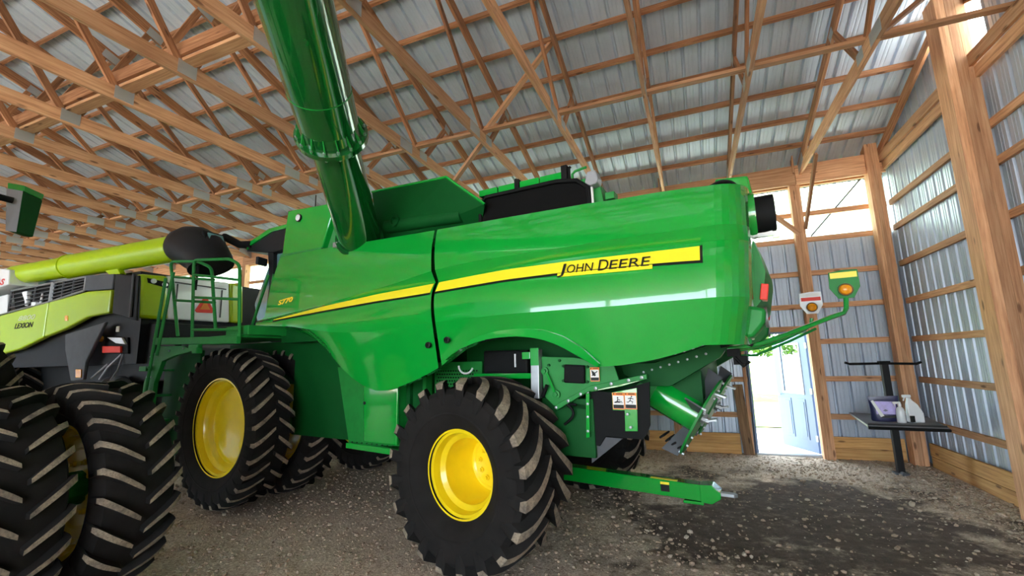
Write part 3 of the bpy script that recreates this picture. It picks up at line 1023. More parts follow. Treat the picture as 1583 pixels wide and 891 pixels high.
# ---- tail
tail = [(-2.35, 3.02), (-2.36, 2.75), (-2.44, 2.5), (-2.47, 2.36), (-2.43, 2.16), (-2.33, 2.05), (-2.2, 1.9), (-2.0, 1.85), (-2.0, 3.02)]
rings = []
for y in np.linspace(-1.12, 1.12, 9):
    k = 1 - 0.05 * (abs(y) / 1.12) ** 3 * 2
    rings.append([(-2.0 + (a + 2.0) * k, y, b) for a, b in tail])
part('tail_hood', MB().loft(rings), GREEND, jd, R(20))
for s in (1, -1):
    part('red_reflector', MB().box((-2.40, s * 1.09, 2.205), (0.05, 0.13, 0.12), Matrix.Rotation(R(-10), 3, 'Y')), REDR, jd, bevel=.006)
    pod = part('lamp_pod', MB().prism([(-2.12, 1.875), (-2.16, 2.06), (-2.30, 2.10), (-2.40, 2.07), (-2.385, 1.97), (-2.30, 1.87)], s * 0.93, s * 1.27), GREEND, jd, R(25), bevel=.025)
    part('lamp_bezel', MB().lathe([(0, .075), (-.02, .078), (-.02, .055), (.0, .05)], 24, 0, (-2.385, s * 1.12, 2.02), 'x'), STEEL, pod)
    part('tail_lamp', MB().lathe([(0, .05), (-.012, .045), (-.016, .0)], 20, 0, (-2.385, s * 1.12, 2.02), 'x'), REDR, pod)
part('pod_bar', MB().box((-2.20, .7, 1.90), (.16, .9, .035)), PAPER, jd, bevel=.008)
cyl = empty_part('air_duct', jd, (-2.33, 0.98, 2.835))
part('collar', MB().lathe([(.12, .16), (.0, .17), (-.04, .185), (-.075, .18), (-.075, .14)], 32, 0, (0, 0, 0), 'x'), GREEN, cyl, R(30))
part('duct', MB().lathe([(-.06, .145), (-.20, .145), (-.205, .13), (-.1, .12)], 32, 0, (0, 0, 0), 'x'), BLACK, cyl, R(30))
part('bracket', MB().tube([(-.02, .08, -.19), (-.17, .06, -.165)], .012, 6).box((-.12, .08, -.185), (.1, .04, .03)).box((-.19, .06, -.19), (.05, .04, .05)), WHITEP, cyl)
part('rear_box', MB().prism([(-2.10, 3.0), (-2.12, 3.29), (-2.38, 3.262), (-2.40, 3.10), (-2.36, 3.0)], 0.25, 0.75), GREEN, jd, bevel=.02)
for o, rr in ((0, .13), (.05, .115), (-.05, .122), (.02, .10)):
    part('hose', MB().tube([(-2.15 + o * .6 - rr * math.cos(PI * k / 14), .92 - o - .003 * k, 3.06 + rr * math.sin(PI * k / 14)) for k in range(15)], .012, 8), BLACK, jd, R(60))

# ---- grain tank
part('tank_side', MB().prism([(3.182, 3.869), (2.184, 3.784), (2.421, 3.204), (3.26, 3.235)], 1.33, -1.33), GREEN, jd, bevel=.015)
part('tank_sill', MB().prism([(3.25, 3.25), (2.40, 3.225), (2.40, 3.15), (3.27, 3.20)], 1.35, 1.29), GREEND, jd)
part('tank_corner', MB().add([(2.30, 1.30, 3.80), (2.05, 1.06, 3.80), (2.03, 1.06, 3.2), (2.52, 1.30, 3.2), (2.30, 1.25, 3.80), (2.05, 1.01, 3.80), (2.03, 1.01, 3.2), (2.52, 1.25, 3.2)], [(0, 1, 2, 3), (7, 6, 5, 4), (0, 4, 5, 1), (1, 5, 6, 2), (3, 2, 6, 7)]), GREEND, jd)
lamp = part('work_lamp', MB().lathe([(1.32, .052), (1.352, .056), (1.356, .046)], 20, 0, (2.911, 0, 3.713)), BLACK, jd)
part('lens', MB().lathe([(1.35, .047), (1.362, .04), (1.366, 0)], 20, 0, (2.911, 0, 3.713)), LAMPW, lamp, R(40))
# folded tank flap leaning out over the side
fl = [(1.624, 1.25, 3.825), (0.473, 1.25, 3.743), (0.076, 1.10, 3.40), (0.30, .85, 3.20), (1.90, .85, 3.25)]
nrm = Vector((0, -.6, .5)).normalized() * .03
mb = MB().add(fl + [tuple(Vector(p) + nrm) for p in fl], [(0, 1, 2, 3, 4), (9, 8, 7, 6, 5)] + [(i, (i + 1) % 5, 5 + (i + 1) % 5, 5 + i) for i in range(5)])
part('tank_flap', mb, GREEN_SHADE, jd)
part('flap_edge', MB().tube([fl[0], fl[1], fl[2]], .016, 6), GREEN, jd)
part('flap_roll', MB().tube([(1.62, .98, 3.45), (.45, .98, 3.38)], .085, 16), GREEN_SHADE, jd, R(40))
part('flap_ring', MB().lathe([(0, .06), (.03, .075), (.06, .07), (.06, .05), (0, .045)], 18, 0, (1.42, 1.02, 3.47)), GREEN_SHADE, jd, R(30))
part('tank_back', MB().box((1.2, -0.1, 3.25), (2.0, 1.8, .5)).box((1.2, .0, 3.5), (2.0, .06, .5)), GREEN_SHADE, jd)
# ---- engine screen
es = empty_part('engine_screen', jd)
part('screen', MB().prism([(0.19, 3.02), (0.19, 3.46), (0.11, 3.515), (-0.72, 3.50), (-0.92, 3.46), (-1.03, 3.38), (-1.06, 3.02)], 0.98, 0.7), SCREEN, es)
part('screen_frame', MB().tube([(0.2, 1.0, 3.0), (0.2, 1.0, 3.45), (0.12, 1.0, 3.52), (-0.72, 1.0, 3.505), (-0.93, 1.0, 3.465), (-1.04, 1.0, 3.37), (-1.065, 1.0, 3.0)], .022, 8), BLACK, es, R(40))
for a, b in ((0.215, -0.02), (-0.035, -.24), (-.30, -.52), (-.535, -.775)):
    part('screen_guard', MB().prism([(a, 3.535 + .02 * (a + .1)), (a, 3.605 + .02 * (a + .1)), (b, 3.605 + .02 * (b + .1)), (b, 3.535 + .02 * (b + .1))], 1.0, .62), GREEN, es, bevel=.004)
part('clamp', MB().box((-.265, .98, 3.58), (.05, .06, .1)).box((-.25, .98, 3.63), (.02, .04, .03)), BLACK, es)
part('clamp', MB().box((-.80, .96, 3.58), (.06, .08, .15)).tube([(-.80, .96, 3.6), (-.86, .96, 3.64)], .014, 6).tube([(-.84, .96, 3.5), (-.84, .96, 3.63)], .016, 6), BLACK, es)
part('grab_rail', MB().tube([(-.87, .95, 3.42), (-.87, .95, 3.56), (-.90, .95, 3.585), (-1.02, .95, 3.60)], .014, 6), GREEND, es)
part('end_plate', MB().prism([(-.90, 3.02), (-.93, 3.48), (-1.06, 3.50), (-1.15, 3.36), (-1.20, 3.02)], .95, .6).box((-1.22, .85, 3.28), (.09, .12, .07)), GREEND, es, bevel=.006)
part('work_lamp', MB().prism([(-1.03, 3.40), (-1.06, 3.50), (-1.14, 3.505), (-1.165, 3.42), (-1.15, 3.37), (-1.08, 3.36)], 1.06, .93), MIRRG, es, bevel=.012, label='pale grey work lamp')
part('white_cable', MB().tube([(-1.08, 1.0, 3.38), (-1.085, 1.0, 3.05)], .012, 6), WHITEP, es)

# ---- cab
cab = empty_part('cab', jd)
part('cab_body', MB().prism([(3.3, 2.2), (3.35, 3.5), (4.32, 3.52), (4.75, 2.75), (4.55, 2.2)], .82, -.82), CABGL, cab, bevel=.03)
part('cab_pillar', MB().prism([(4.35, 3.54), (4.20, 3.52), (4.16, 3.0), (4.23, 2.25), (4.33, 2.25), (4.26, 3.0)], .88, .8), DARKP, cab)
part('cab_roof', MB().prism([(4.86, 3.64), (4.80, 3.76), (4.25, 3.90), (3.3, 3.88), (3.3, 3.82), (4.2, 3.83), (4.75, 3.70)], .95, -.95), GREEN, cab, bevel=.01)
part('roof_lining', MB().prism([(4.9, 3.63), (4.75, 3.71), (4.2, 3.84), (3.3, 3.83), (3.3, 3.55), (4.13, 3.50), (4.36, 3.53)], .92, -.92), DARKP, cab, bevel=.01)
arm = part('lamp_arm', MB().tube([(4.75, .9, 3.72), (5.1, .92, 3.77), (5.45, .95, 3.93), (5.6, .95, 3.98)], [.07, .06, .065, .075], 10), BLACK, cab, R(40))
part('lamp', MB().lathe([(0, .085), (-.03, .085), (-.045, .0)], 20, 0, (5.56, .98, 3.96), 'x'), LAMPW, arm, R(40))
part('mirror', MB().box((4.30, 1.0, 3.36), (.05, .2, .12), Matrix.Rotation(R(20), 3, 'Z')), DARKP, cab, bevel=.01)
part('antenna', MB().tube([(3.9, .4, 3.85), (3.9, .4, 4.55)], .008, 5), BLACK, cab)
part('antenna', MB().tube([(4.3, .2, 3.85), (4.32, .2, 4.4)], .006, 5), BLACK, cab)

# ---- unloading tube, swung out over the camera side
au = empty_part('unloading_tube', jd)
b0, b1 = Vector((1.816, 1.25, 3.277)), Vector((0.992, 2.33, 3.924))
d2 = Vector((-0.579, 0.73, 0.364)).normalized()
dA = (b1 - b0).normalized()
part('lower_tube', MB().tube([b0 - dA * .25, b0 + dA * .1, b1], [.255, .25, .222], 40), GREEN_TUBE_SHADE, au, R(40))
part('upper_tube', MB().tube([b1 - d2 * .02, b1 + d2 * 2.9], [.268, .268], 40), GREEN_TUBE_SHADE, au, R(40))
part('joint_flange', MB().tube([b1 - d2 * .05, b1 + d2 * .0], [.335, .335], 36).tube([b1 - d2 * .0, b1 + d2 * .12], [.285, .27], 36), GREEN_TUBE_SHADE, au, R(40))
part('weld_band', MB().tube([b1 + d2 * .45, b1 + d2 * .458], [.2705, .2705], 40), GREEND, au, R(40))
q = d2.orthogonal().normalized()
q2 = d2.cross(q)
for k in range(16):
    a = 2 * PI * k / 16
    v = q * math.cos(a) + q2 * math.sin(a)
    c = b1 + v * .31
    part('flange_bolt', MB().tube([c - d2 * .075, c + d2 * .03], .013, 6), STEEL, au)
    g = b1 + v * .288 + d2 * .045
    part('gusset', MB().add([tuple(b1 + v * .27), tuple(b1 + v * .325), tuple(b1 + v * .27 + d2 * .13), tuple(b1 + v * .27 + d2.cross(v) * .01), tuple(b1 + v * .325 + d2.cross(v) * .01), tuple(b1 + v * .27 + d2 * .13 + d2.cross(v) * .01)], [(0, 1, 2), (5, 4, 3), (0, 3, 4, 1), (1, 4, 5, 2), (2, 5, 3, 0)]), GREEND, au)
part('elbow', MB().tube([b0 + Vector((.0, -.55, -.3)), b0 + Vector((.05, -.3, -.22)), b0 - dA * .2, b0 - dA * .02], [.26, .27, .27, .262], 28).tube([b0 - dA * .04, b0 + dA * .01], [.285, .285], 28), GREEN_SHADE, au, R(40))
part('tube_ram', MB().tube([(2.22, 1.28, 3.55), (1.96, 1.40, 3.22)], .02, 8).tube([(2.0, 1.38, 3.26), (1.94, 1.42, 3.12)], .012, 6), GREEND, au)
part('grease_line', MB().tube([(1.98, 1.42, 3.22), (1.80, 1.44, 3.20), (1.66, 1.42, 3.20)], .012, 6).box((2.02, 1.42, 3.18), (.07, .05, .06)), STEEL, au)

# ---- running gear
wheel('rear_wheel', jd, (0.0, 1.40, 0.80), .81, .72, .365, 20, .36, .082, .066, -.22, 1, .05, R(-5), 10, .15, curve=.5)
wheel('rear_wheel', jd, (0.0, -1.40, 0.80), .81, .72, .365, 20, .36, .082, .066, -.06, -1, .15, R(-5), 8, .15, curve=.5)
wheel('front_wheel', jd, (3.82, 1.52, 1.0), 1.0, .50, .605, 30, .18, .050, .05, -.02, 1, .02, 0, 0)
wheel('front_wheel', jd, (3.82, .74, 1.0), 1.0, .50, .605, 30, .18, .050, .05, .0, 1, .10, 0, 0)
wheel('front_wheel', jd, (3.82, -.74, 1.0), 1.0, .50, .605, 30, .18, .050, .05, .0, -1, .10, 0, 0)
wheel('front_wheel', jd, (3.82, -1.52, 1.0), 1.0, .50, .605, 30, .18, .050, .05, -.02, -1, .02, 0, 0)
part('rear_axle', MB().box((0, 0, .8), (.22, 2.1, .2)).box((0, 0, 1.05), (.3, .5, .5)), GREEND, jd, bevel=.02)
part('front_axle', MB().tube([(3.82, -1.3, 1.0), (3.82, 1.3, 1.0)], .14, 16).box((3.82, 0, 1.1), (.6, 1.0, .6)), GREEND, jd)
# rear hitch bar
hb = empty_part('hitch_bar', jd)
part('bar', MB().prism([(-.1, .575), (-1.70, .525), (-1.70, .375), (-.1, .425)], .075, -.075), GREEN, hb, bevel=.008)
part('end_block', MB().prism([(-1.67, .53), (-1.78, .535), (-1.85, .475), (-1.85, .42), (-1.77, .365), (-1.67, .37)], .09, -.09), GREEN, hb, bevel=.008)
part('tow_eye', MB().prism([(-1.84, .03), (-1.96, .035), (-1.99, .0), (-1.96, -.035), (-1.84, -.03)], .43, .465, 'z'), STEEL, hb, bevel=.006)
part('foot_plate', MB().box((-1.6, 0, .355), (.19, .15, .03)), GREEN, hb, bevel=.01)
dec = part('warning_decal', MB().box((-1.345, .077, .475), (.085, .004, .09)), BLACKD, hb)
part('decal_header', MB().box((-1.345, .0795, .508), (.085, .003, .024)), YSTRIPE, dec)
part('model_strip', MB().box((-1.33, .03, .5385), (.26, .05, .003), Matrix.Rotation(R(-1.8), 3, 'Y')), YSTRIPE, hb)

# ---- lower side between the wheels
part('lower_side', MB().prism([(2.25, 1.72), (2.0, .83), (1.2, .86), (1.2, 1.72)], 1.15, .9), GREEND, jd)
dr = part('service_door', MB().prism([(1.735, 1.50), (1.188, 1.56), (1.192, .875), (1.702, .881)], 1.20, 1.16), GREEN, jd, bevel=.012)
part('door_latch', MB().lathe([(1.19, .02), (1.207, .018), (1.21, 0)], 12, 0, (1.70, 0, 1.31)), BLACKD, dr)
part('lower_rail', MB().prism([(1.96, .858), (1.06, .838), (1.06, .775), (1.96, .80)], 1.23, 1.05), GREEN, jd, bevel=.005)
for k in range(9):
    part('rivet', MB().lathe([(1.205, .009), (1.213, .006), (1.214, 0)], 8, 0, (1.88 - .08 * k, 0, .868)), BLACKD, jd)
part('frame_post', MB().prism([(1.15, 1.62), (.98, 1.62), (.93, .85), (1.15, .85)], 1.0, .8), GREEN_SHADE, jd)
part('frame_post', MB().box((.955, .98, 1.3), (.05, .1, .75)), GREEND, jd)
# perforated guard
mb = MB().box((.62, .86, 1.45), (.65, .02, .6))
part('perforated_guard', mb, GREEND, jd)
mb = MB()
for i in range(16):
    for j in range(13):
        mb.box((.36 + i * .035 + (j % 2) * .017, .873, 1.22 + j * .036), (.016, .006, .016))
part('guard_hole', mb, BLACK, jd, kind='stuff')
part('curved_pipe', MB().tube([(.34 + .09 * math.cos(PI * k / 12 * .9), 1.1, 1.71 - .08 * math.sin(PI * k / 12 * .9)) for k in range(13)], .010, 6), WHITEP, jd)

# ---- frame and linkage above the rear wheel
fp = empty_part('frame_plate', jd)
part('plate', MB().prism([(-.533, 1.78), (-.851, 1.765), (-1.22, 1.70), (-1.26, 1.56), (-.99, 1.50), (-.66, 1.32), (-.547, 1.42)], 1.1, 1.08), GREEND, fp, bevel=.004)
part('strut', MB().prism([(-.45, 1.85), (-.538, 1.85), (-.525, 1.40), (-.441, 1.40)], 1.16, 1.08), STEEL, fp, bevel=.006, label='bare steel strut')
part('strut_top', MB().prism([(-.452, 1.86), (-.536, 1.86), (-.534, 1.70), (-.45, 1.70)], 1.165, 1.16), GREEN, fp)
part('hatch', MB().prism([(-.775, 1.705), (-.968, 1.694), (-.962, 1.535), (-.765, 1.543)], 1.14, 1.10), BLACK, fp, bevel=.012)
for (x, z) in ((-.755, 1.69), (-.75, 1.56), (-.985, 1.68), (-.978, 1.55), (-.61, 1.70), (-.72, 1.74), (-1.02, 1.74)):
    part('bolt', MB().lathe([(1.10, .014), (1.118, .012), (1.12, 0)], 8, 0, (x, 0, z)), GREEN_SHADE, fp)
for (x, z) in ((-.572, 1.647), (-.68, 1.439)):
    part('pivot', MB().lathe([(1.1, .036), (1.125, .036), (1.128, .02), (1.145, .018), (1.146, 0)], 16, 0, (x, 0, z)), GREEND, fp, R(30))
beam('lever', (-.60, 1.135, 1.63), (-.67, 1.135, 1.46), .008, .02, GREEN, fp, (1, 0, 0))
part('angle_rail', MB().prism([(-.66, 1.34), (-1.0, 1.515), (-1.50, 1.615), (-1.50, 1.575), (-.99, 1.47), (-.68, 1.30)], 1.13, 1.07), GREEND, fp, bevel=.004)
for (x, z) in ((-.68, 1.325), (-.80, 1.385), (-.92, 1.445), (-1.06, 1.497), (-1.2, 1.535), (-1.35, 1.565), (-1.46, 1.588)):
    part('bolt', MB().lathe([(1.13, .016), (1.14, .014), (1.143, 0)], 8, 0, (x, 0, z)), STEEL, fp)
part('tank', MB().prism([(.223, 1.86), (-.31, 1.85), (-.30, 1.62), (.226, 1.62)], .95, .6), BLACK, jd, bevel=.02, label='black plastic tank above the rear wheel')
part('tank_handle', MB().box((-.17, .96, 1.75), (.016, .01, .13)), WHITEP, jd)
part('bracket', MB().box((-.33, 1.0, 1.795), (.09, .06, .07)), GREEN, jd, bevel=.005)
part('cross_rail', MB().box((-.05, .97, 1.60), (.7, .08, .05)), GREEN, jd)
part('lever_handle', MB().tube([(-.545, 1.12, 1.42), (-.60, 1.14, 1.52)], .018, 8), BLACK, jd)
# ---- chopper side, curtain, decals
ch = empty_part('chopper_side', jd)
part('curtain', MB().prism([(-.983, 1.468), (-1.174, 1.457), (-1.495, 1.548), (-1.475, 1.196), (-1.443, 1.123), (-1.403, 1.079), (-1.094, 1.088), (-1.031, 1.001), (-.942, 1.017)], 1.035, 1.015), BLACK, ch, label='black rubber curtain')
part('curtain_flap', MB().prism([(-.945, 1.01), (-1.038, 1.076), (-1.231, 1.072), (-.945, .849)], 1.01, .995), GREYP, ch)
part('bracket_plate', MB().prism([(-.987, 1.461), (-1.257, 1.508), (-1.488, 1.573), (-1.50, 1.60), (-1.26, 1.56), (-.98, 1.51)], 1.075, 1.04).prism([(-1.175, 1.459), (-1.394, 1.50), (-1.378, 1.147), (-1.272, 1.142), (-1.278, 1.310), (-1.175, 1.310)], 1.06, 1.04), GREEN, ch, bevel=.003)
part('edge_strip', MB().prism([(-.955, 1.50), (-.985, 1.50), (-.966, 1.08), (-.936, 1.073)], 1.09, 1.05), GREEN, ch)
for (x, z) in ((-.97, 1.46), (-.965, 1.36), (-.96, 1.25), (-.955, 1.13), (-1.33, 1.18), (-1.31, 1.285), (-1.05, 1.50), (-1.2, 1.525), (-1.33, 1.552)):
    part('bolt', MB().lathe([(1.07, .012), (1.10, .011), (1.102, 0)], 8, 0, (x, 0, z)), STEEL, ch)
def decal(parent, x0, x1, z0, z1, y, kind):
    """orange-headed safety label with a small black drawing"""
    w, h = x0 - x1, z1 - z0
    cx, cz = (x0 + x1) / 2, (z0 + z1) / 2
    d = part('warning_decal', MB().box((cx, y, cz), (w, .003, h)), ORANGE, parent)
    part('decal_field', MB().box((cx, y + .002, cz - h * .06), (w * .92, .002, h * .78)), PAPER, d)
    mb = MB().box((cx, y + .0035, z0 + h * .17), (w * .88, .002, h * .22)).box((cx - w * .1, y + .0035, z1 - h * .075), (w * .55, .002, h * .05)).box((cx + w * .38, y + .0035, z1 - h * .075), (w * .1, .002, h * .07))
    Q = lambda a, b: (x0 - a * w, z0 + b * h)
    if kind == 'hand':
        for a in range(4):
            mb.tube([(Q(.3 + .08 * a, .42)[0], y + .004, Q(0, .42)[1]), (Q(.18 + .1 * a, .72)[0], y + .004, Q(0, .80 - .05 * a)[1])], .0035, 5)
        mb.ball((Q(.48, 0)[0], y + .004, Q(0, .45)[1]), (w * .14, .002, h * .08))
        mb.tube([(Q(.2, 0)[0], y + .004, Q(0, .40)[1]), (Q(.8, 0)[0], y + .004, Q(0, .72)[1])], .004, 5)
    elif kind == 'run':
        mb.ball((Q(.6, 0)[0], y + .004, Q(0, .78)[1]), (.006, .002, .007))
        for pa in ([(.55, .72), (.45, .52)], [(.53, .68), (.75, .62)], [(.53, .68), (.3, .64)], [(.45, .52), (.68, .46), (.62, .36)], [(.45, .52), (.3, .42), (.18, .44)]):
            mb.tube([(Q(a, 0)[0], y + .004, Q(0, b)[1]) for a, b in pa], .0035, 5)
    else:
        mb.box((cx, y + .004, z0 + h * .40), (w * .75, .002, h * .03))
        mb.ball((Q(.45, 0)[0], y + .004, Q(0, .7)[1]), (.006, .002, .007))
        for pa in ([(.45, .64), (.42, .50)], [(.42, .50), (.6, .42)], [(.42, .50), (.25, .42)], [(.45, .6), (.65, .56)], [(.2, .44), (.8, .48)]):
            mb.tube([(Q(a, 0)[0], y + .004, Q(0, b)[1]) for a, b in pa], .0035, 5)
    part('decal_print', mb, BLACKD, d)
decal(jd, -1.015, -1.098, 1.555, 1.675, 1.125, 'hand')
decal(ch, -1.182, -1.284, 1.320, 1.458, 1.066, 'fall')
decal(ch, -1.287, -1.388, 1.324, 1.459, 1.066, 'run')
# things seen in the gap behind the tyre
part('inner_frame', MB().box((-.75, .9, 1.15), (.5, .3, .5)).box((-.78, 1.02, 1.33), (.36, .06, .05)).box((-.8, 1.02, 1.20), (.3, .04, .04)), GREEN_SHADE, jd, bevel=.006)
part('hydraulic_hose', MB().tube([(-.74 - .09 * math.sin(PI * k / 12), 1.10, 1.38 - .017 * k) for k in range(13)], .012, 6).tube([(-.65, 1.08, 1.37), (-.86, 1.1, 1.35)], .011, 6), BLACK, jd)
# ---- tail beam and straw spreader
part('tail_beam', MB().prism([(-1.22, 1.60), (-1.43, 1.50), (-1.62, 1.50), (-2.03, 1.735), (-2.10, 1.83), (-1.95, 1.84), (-1.5, 1.70), (-1.2, 1.70)], .82, .72), GREEN_SHADE, jd, bevel=.004)
part('tail_beam', MB().prism([(-1.22, 1.60), (-1.43, 1.50), (-1.62, 1.50), (-2.03, 1.735), (-2.10, 1.83), (-1.95, 1.84), (-1.5, 1.70), (-1.2, 1.70)], -.72, -.82), GREEN_SHADE, jd, bevel=.004)
for k in range(8):
    part('rivet', MB().lathe([(.82, .011), (.828, .009), (.83, 0)], 8, 0, (-1.4 - .075 * k, 0, 1.62 + .021 * k)), STEEL, jd)
for yy in (.55, -.55):
    sp = empty_part('straw_spreader', jd)
    a, b = Vector((-1.44, yy, 1.44)), Vector((-1.80, yy, 1.225))
    ax = (b - a).normalized()
    side = Vector((0, 1, 0))
    upv = ax.cross(side).normalized()
    if upv.z < 0:
        upv = -upv
    part('drum', MB().tube([a - ax * .05, b], .16, 32), GREEN, sp, R(40))
    part('drum_bracket', MB().prism([(-1.36, 1.30), (-1.30, 1.50), (-1.42, 1.60), (-1.50, 1.52)], yy + .17, yy + .15), GREEND, sp)
    for (x, z) in ((-1.40, 1.40), (-1.37, 1.47), (-1.44, 1.54)):
        part('bolt', MB().lathe([(yy + .17, .013), (yy + .18, .012), (yy + .182, 0)], 8, 0, (x, 0, z)), STEEL, sp)
    part('disc', MB().tube([b, b + ax * .018], .37, 36), GREEND, sp, R(30))
    part('hub', MB().tube([b + ax * .018, b + ax * .05], .05, 12).tube([b + ax * .05, b + ax * .08], .03, 8), STEEL, sp)
    for k in range(4):
        ang = R(20) + k * PI / 2
        v = side * math.cos(ang) + upv * math.sin(ang)
        w = ax.cross(v)
        p0, p1 = b + v * .12, b + v * .40
        hgt = -ax * .14
        vs = [p0, p1, p1 + hgt + v * .02, p0 + hgt * .5]
        vs = vs + [p + w * .012 for p in vs]
        part('bat', MB().add([tuple(p) for p in vs], [(0, 1, 2, 3), (7, 6, 5, 4), (0, 4, 5, 1), (1, 5, 6, 2), (2, 6, 7, 3), (3, 7, 4, 0)]), GREYP, sp)
        for rr in (.2, .28, .36):
            c = b + v * rr
            part('bat_bolt', MB().tube([c - ax * .01, c + ax * .035], .012, 6), STEEL, sp)
    # ribbed rubber paddle hanging off the lower rim
    c0 = b - upv * .36
    mb = MB()
    for k in range(4):
        o = c0 - ax * (.02 + .055 * k)
        mb.box(tuple(o + upv * .05), (.052, .24, .018), Matrix.Rotation(R(31), 3, 'Y'))
    part('rubber_paddle', mb, BLACK, sp, bevel=.006)
    part('end_tab', MB().box(tuple(b + upv * .25 + ax * .06), (.09, .12, .015), Matrix.Rotation(R(-20), 3, 'Y')).box(tuple(b + upv * .02 + ax * .09), (.09, .1, .015), Matrix.Rotation(R(10), 3, 'Y')), STEEL, sp)
    part('drum_strut', MB().tube([(-1.75, yy - .1, 1.55), (-1.50, yy - .12, 1.62)], .05, 8), GREEN_SHADE, sp)
# ---- folding marker arms with amber lamps
def marker(pts, plate_c, sc, white, label):
    m = empty_part('marker_arm', jd, label=label)
    part('arm', MB().tube(pts, .02, 10), GREEN, m, R(40))
    x, y, z = plate_c
    pl = [(0, .14), (.115, .125), (.122, -.03), (.06, -.135), (-.06, -.135), (-.118, -.03), (-.115, .135)]
    pl = [(x + a * sc, z + b * sc) for a, b in pl]
    pt = part('marker_plate', MB().prism(pl, y, y + .012), WHITEP if white else GREEND, m, bevel=.003)
    yf = y + .014
    if white:
        part('reflector_strip', MB().box((x, yf, z + .048 * sc), (.205 * sc, .004, .045 * sc)), REDR, pt)
        part('reflector_band', MB().box((x, yf, z + .10 * sc), (.19 * sc, .004, .035 * sc)), PAPER, pt)
    else:
        part('reflector_strip', MB().box((x, yf, z + .09 * sc), (.21 * sc, .004, .055 * sc)), YSTRIPE, pt)
    zc = z - .055 * sc
    lm = part('lamp_base', MB().lathe([(y + .012, .055 * sc), (y + .04, .058 * sc), (y + .04, .05 * sc)], 20, 0, (x, 0, zc)), BLACK, m)
    part('amber_lens', MB().lathe([(y + .038, .052 * sc), (y + .06, .045 * sc), (y + .072, .02 * sc), (y + .074, 0)], 20, 0, (x, 0, zc)), AMBER, lm, R(40))
    part('lens_rim', MB().lathe([(y + .04, .052 * sc), (y + .05, .058 * sc), (y + .04, .061 * sc)], 20, 0, (x, 0, zc)), STEEL, lm)
marker([(-2.06, .75, 1.80), (-2.2, .72, 1.815), (-2.30, .68, 1.83), (-2.5, .52, 1.90), (-2.88, .22, 2.055), (-2.97, .12, 2.085), (-3.0, .08, 2.13), (-3.01, .06, 2.22)], (-3.015, .04, 2.345), .92, False, 'green marker arm with yellow-striped green plate')
marker([(-2.08, -.95, 1.81), (-2.30, -1.0, 1.83), (-2.5, -1.1, 1.9), (-2.76, -1.4, 2.03), (-2.83, -1.45, 2.08), (-2.845, -1.45, 2.16)], (-2.86, -1.45, 2.34), .95, True, 'marker arm with red and white plate')
part('second_rod', MB().tube([(-2.12, .60, 1.745), (-2.28, .56, 1.745), (-2.55, .36, 1.86), (-2.75, .2, 1.96)], .011, 8), GREEND, jd, R(40))
part('wiring_plug', MB().box((-2.14, .88, 1.77), (.09, .12, .06)).box((-2.18, .84, 1.71), (.10, .1, .07)).tube([(-2.14, .9, 1.74), (-2.2, .9, 1.66), (-2.25, .9, 1.70)], .012, 6).tube([(-2.05, .92, 1.82), (-2.2, .92, 1.86), (-2.28, .92, 1.82)], .014, 6), BLACK, jd, bevel=.008)

# ---- platform, ladder and rails in front of the cab side
pf = empty_part('platform', jd)
part('deck', MB().box((4.25, 1.45, 2.13), (2.1, .85, .035)).prism([(5.35, 2.20), (3.15, 2.12), (3.15, 2.03), (5.33, 2.10)], 1.90, 1.85), GREEND, pf, bevel=.006)
part('deck_step', MB().box((3.35, 1.4, 2.2), (.5, .8, .12)), GREEND, pf, bevel=.01)
part('latch_bracket', MB().box((4.2, 1.86, 2.02), (.25, .06, .10)).box((4.1, 1.88, 1.98), (.12, .08, .08)), GREEND, pf, bevel=.01)
def bent(pts, r=.021, n=8):
    """tube with rounded corners"""
    P = [Vector(p) for p in pts]
    out = [P[0]]
    for i in range(1, len(P) - 1):
        a, b = (P[i - 1] - P[i]), (P[i + 1] - P[i])
        d = min(.09, a.length * .45, b.length * .45)
        s, e = P[i] + a.normalized() * d, P[i] + b.normalized() * d
        for t in (0, .25, .5, .75, 1):
            out.append(s.lerp(P[i], t).lerp(P[i].lerp(e, t), t))
    out.append(P[-1])
    return MB().tube(out, r, n)
gate = bent([(4.33, 1.85, 2.16), (4.48, 1.85, 3.25), (3.55, 1.85, 3.14), (3.30, 1.85, 3.03), (3.18, 1.85, 2.07)])
gate.tube([(4.46, 1.85, 3.04), (3.28, 1.85, 2.83)], .018, 8).tube([(4.415, 1.85, 2.715), (3.25, 1.85, 2.583)], .018, 8).tube([(4.35, 1.85, 2.267), (3.21, 1.85, 2.204)], .018, 8)
part('gate_rail', gate, GREEND, pf, R(40))
g2 = bent([(4.73, 1.85, 2.198), (5.17, 1.85, 3.32), (4.47, 1.80, 3.24), (4.19, 1.75, 3.12), (3.95, 1.75, 2.25)])
g2.tube([(5.08, 1.85, 3.08), (4.1, 1.75, 2.94)], .018, 8).tube([(4.93, 1.85, 2.72), (4.03, 1.75, 2.62)], .018, 8)
part('corner_rail', g2, GREEND, pf, R(40))
part('brace_rail', MB().tube([(3.75, 1.2, 3.05), (4.15, 1.2, 2.2)], .02, 8).tube([(3.62, 1.2, 3.05), (3.8, 1.2, 2.2)], .02, 8), GREEND, pf, R(40))
part('ladder_rail', MB().tube([(5.145, 1.9, 3.06), (5.394, 1.9, 1.441)], .022, 8).tube([(4.80, 1.95, 3.10), (5.05, 1.95, 1.939)], .022, 8), GREEND, pf, R(40))
part('signal_lamp', MB().lathe([(3.27, .05), (3.30, .055), (3.31, 0)], 14, 0, (4.9, 1.6, 0), 'z').tube([(4.9, 1.6, 3.28), (4.92, 1.6, 2.9)], .016, 6), BLACK, pf)
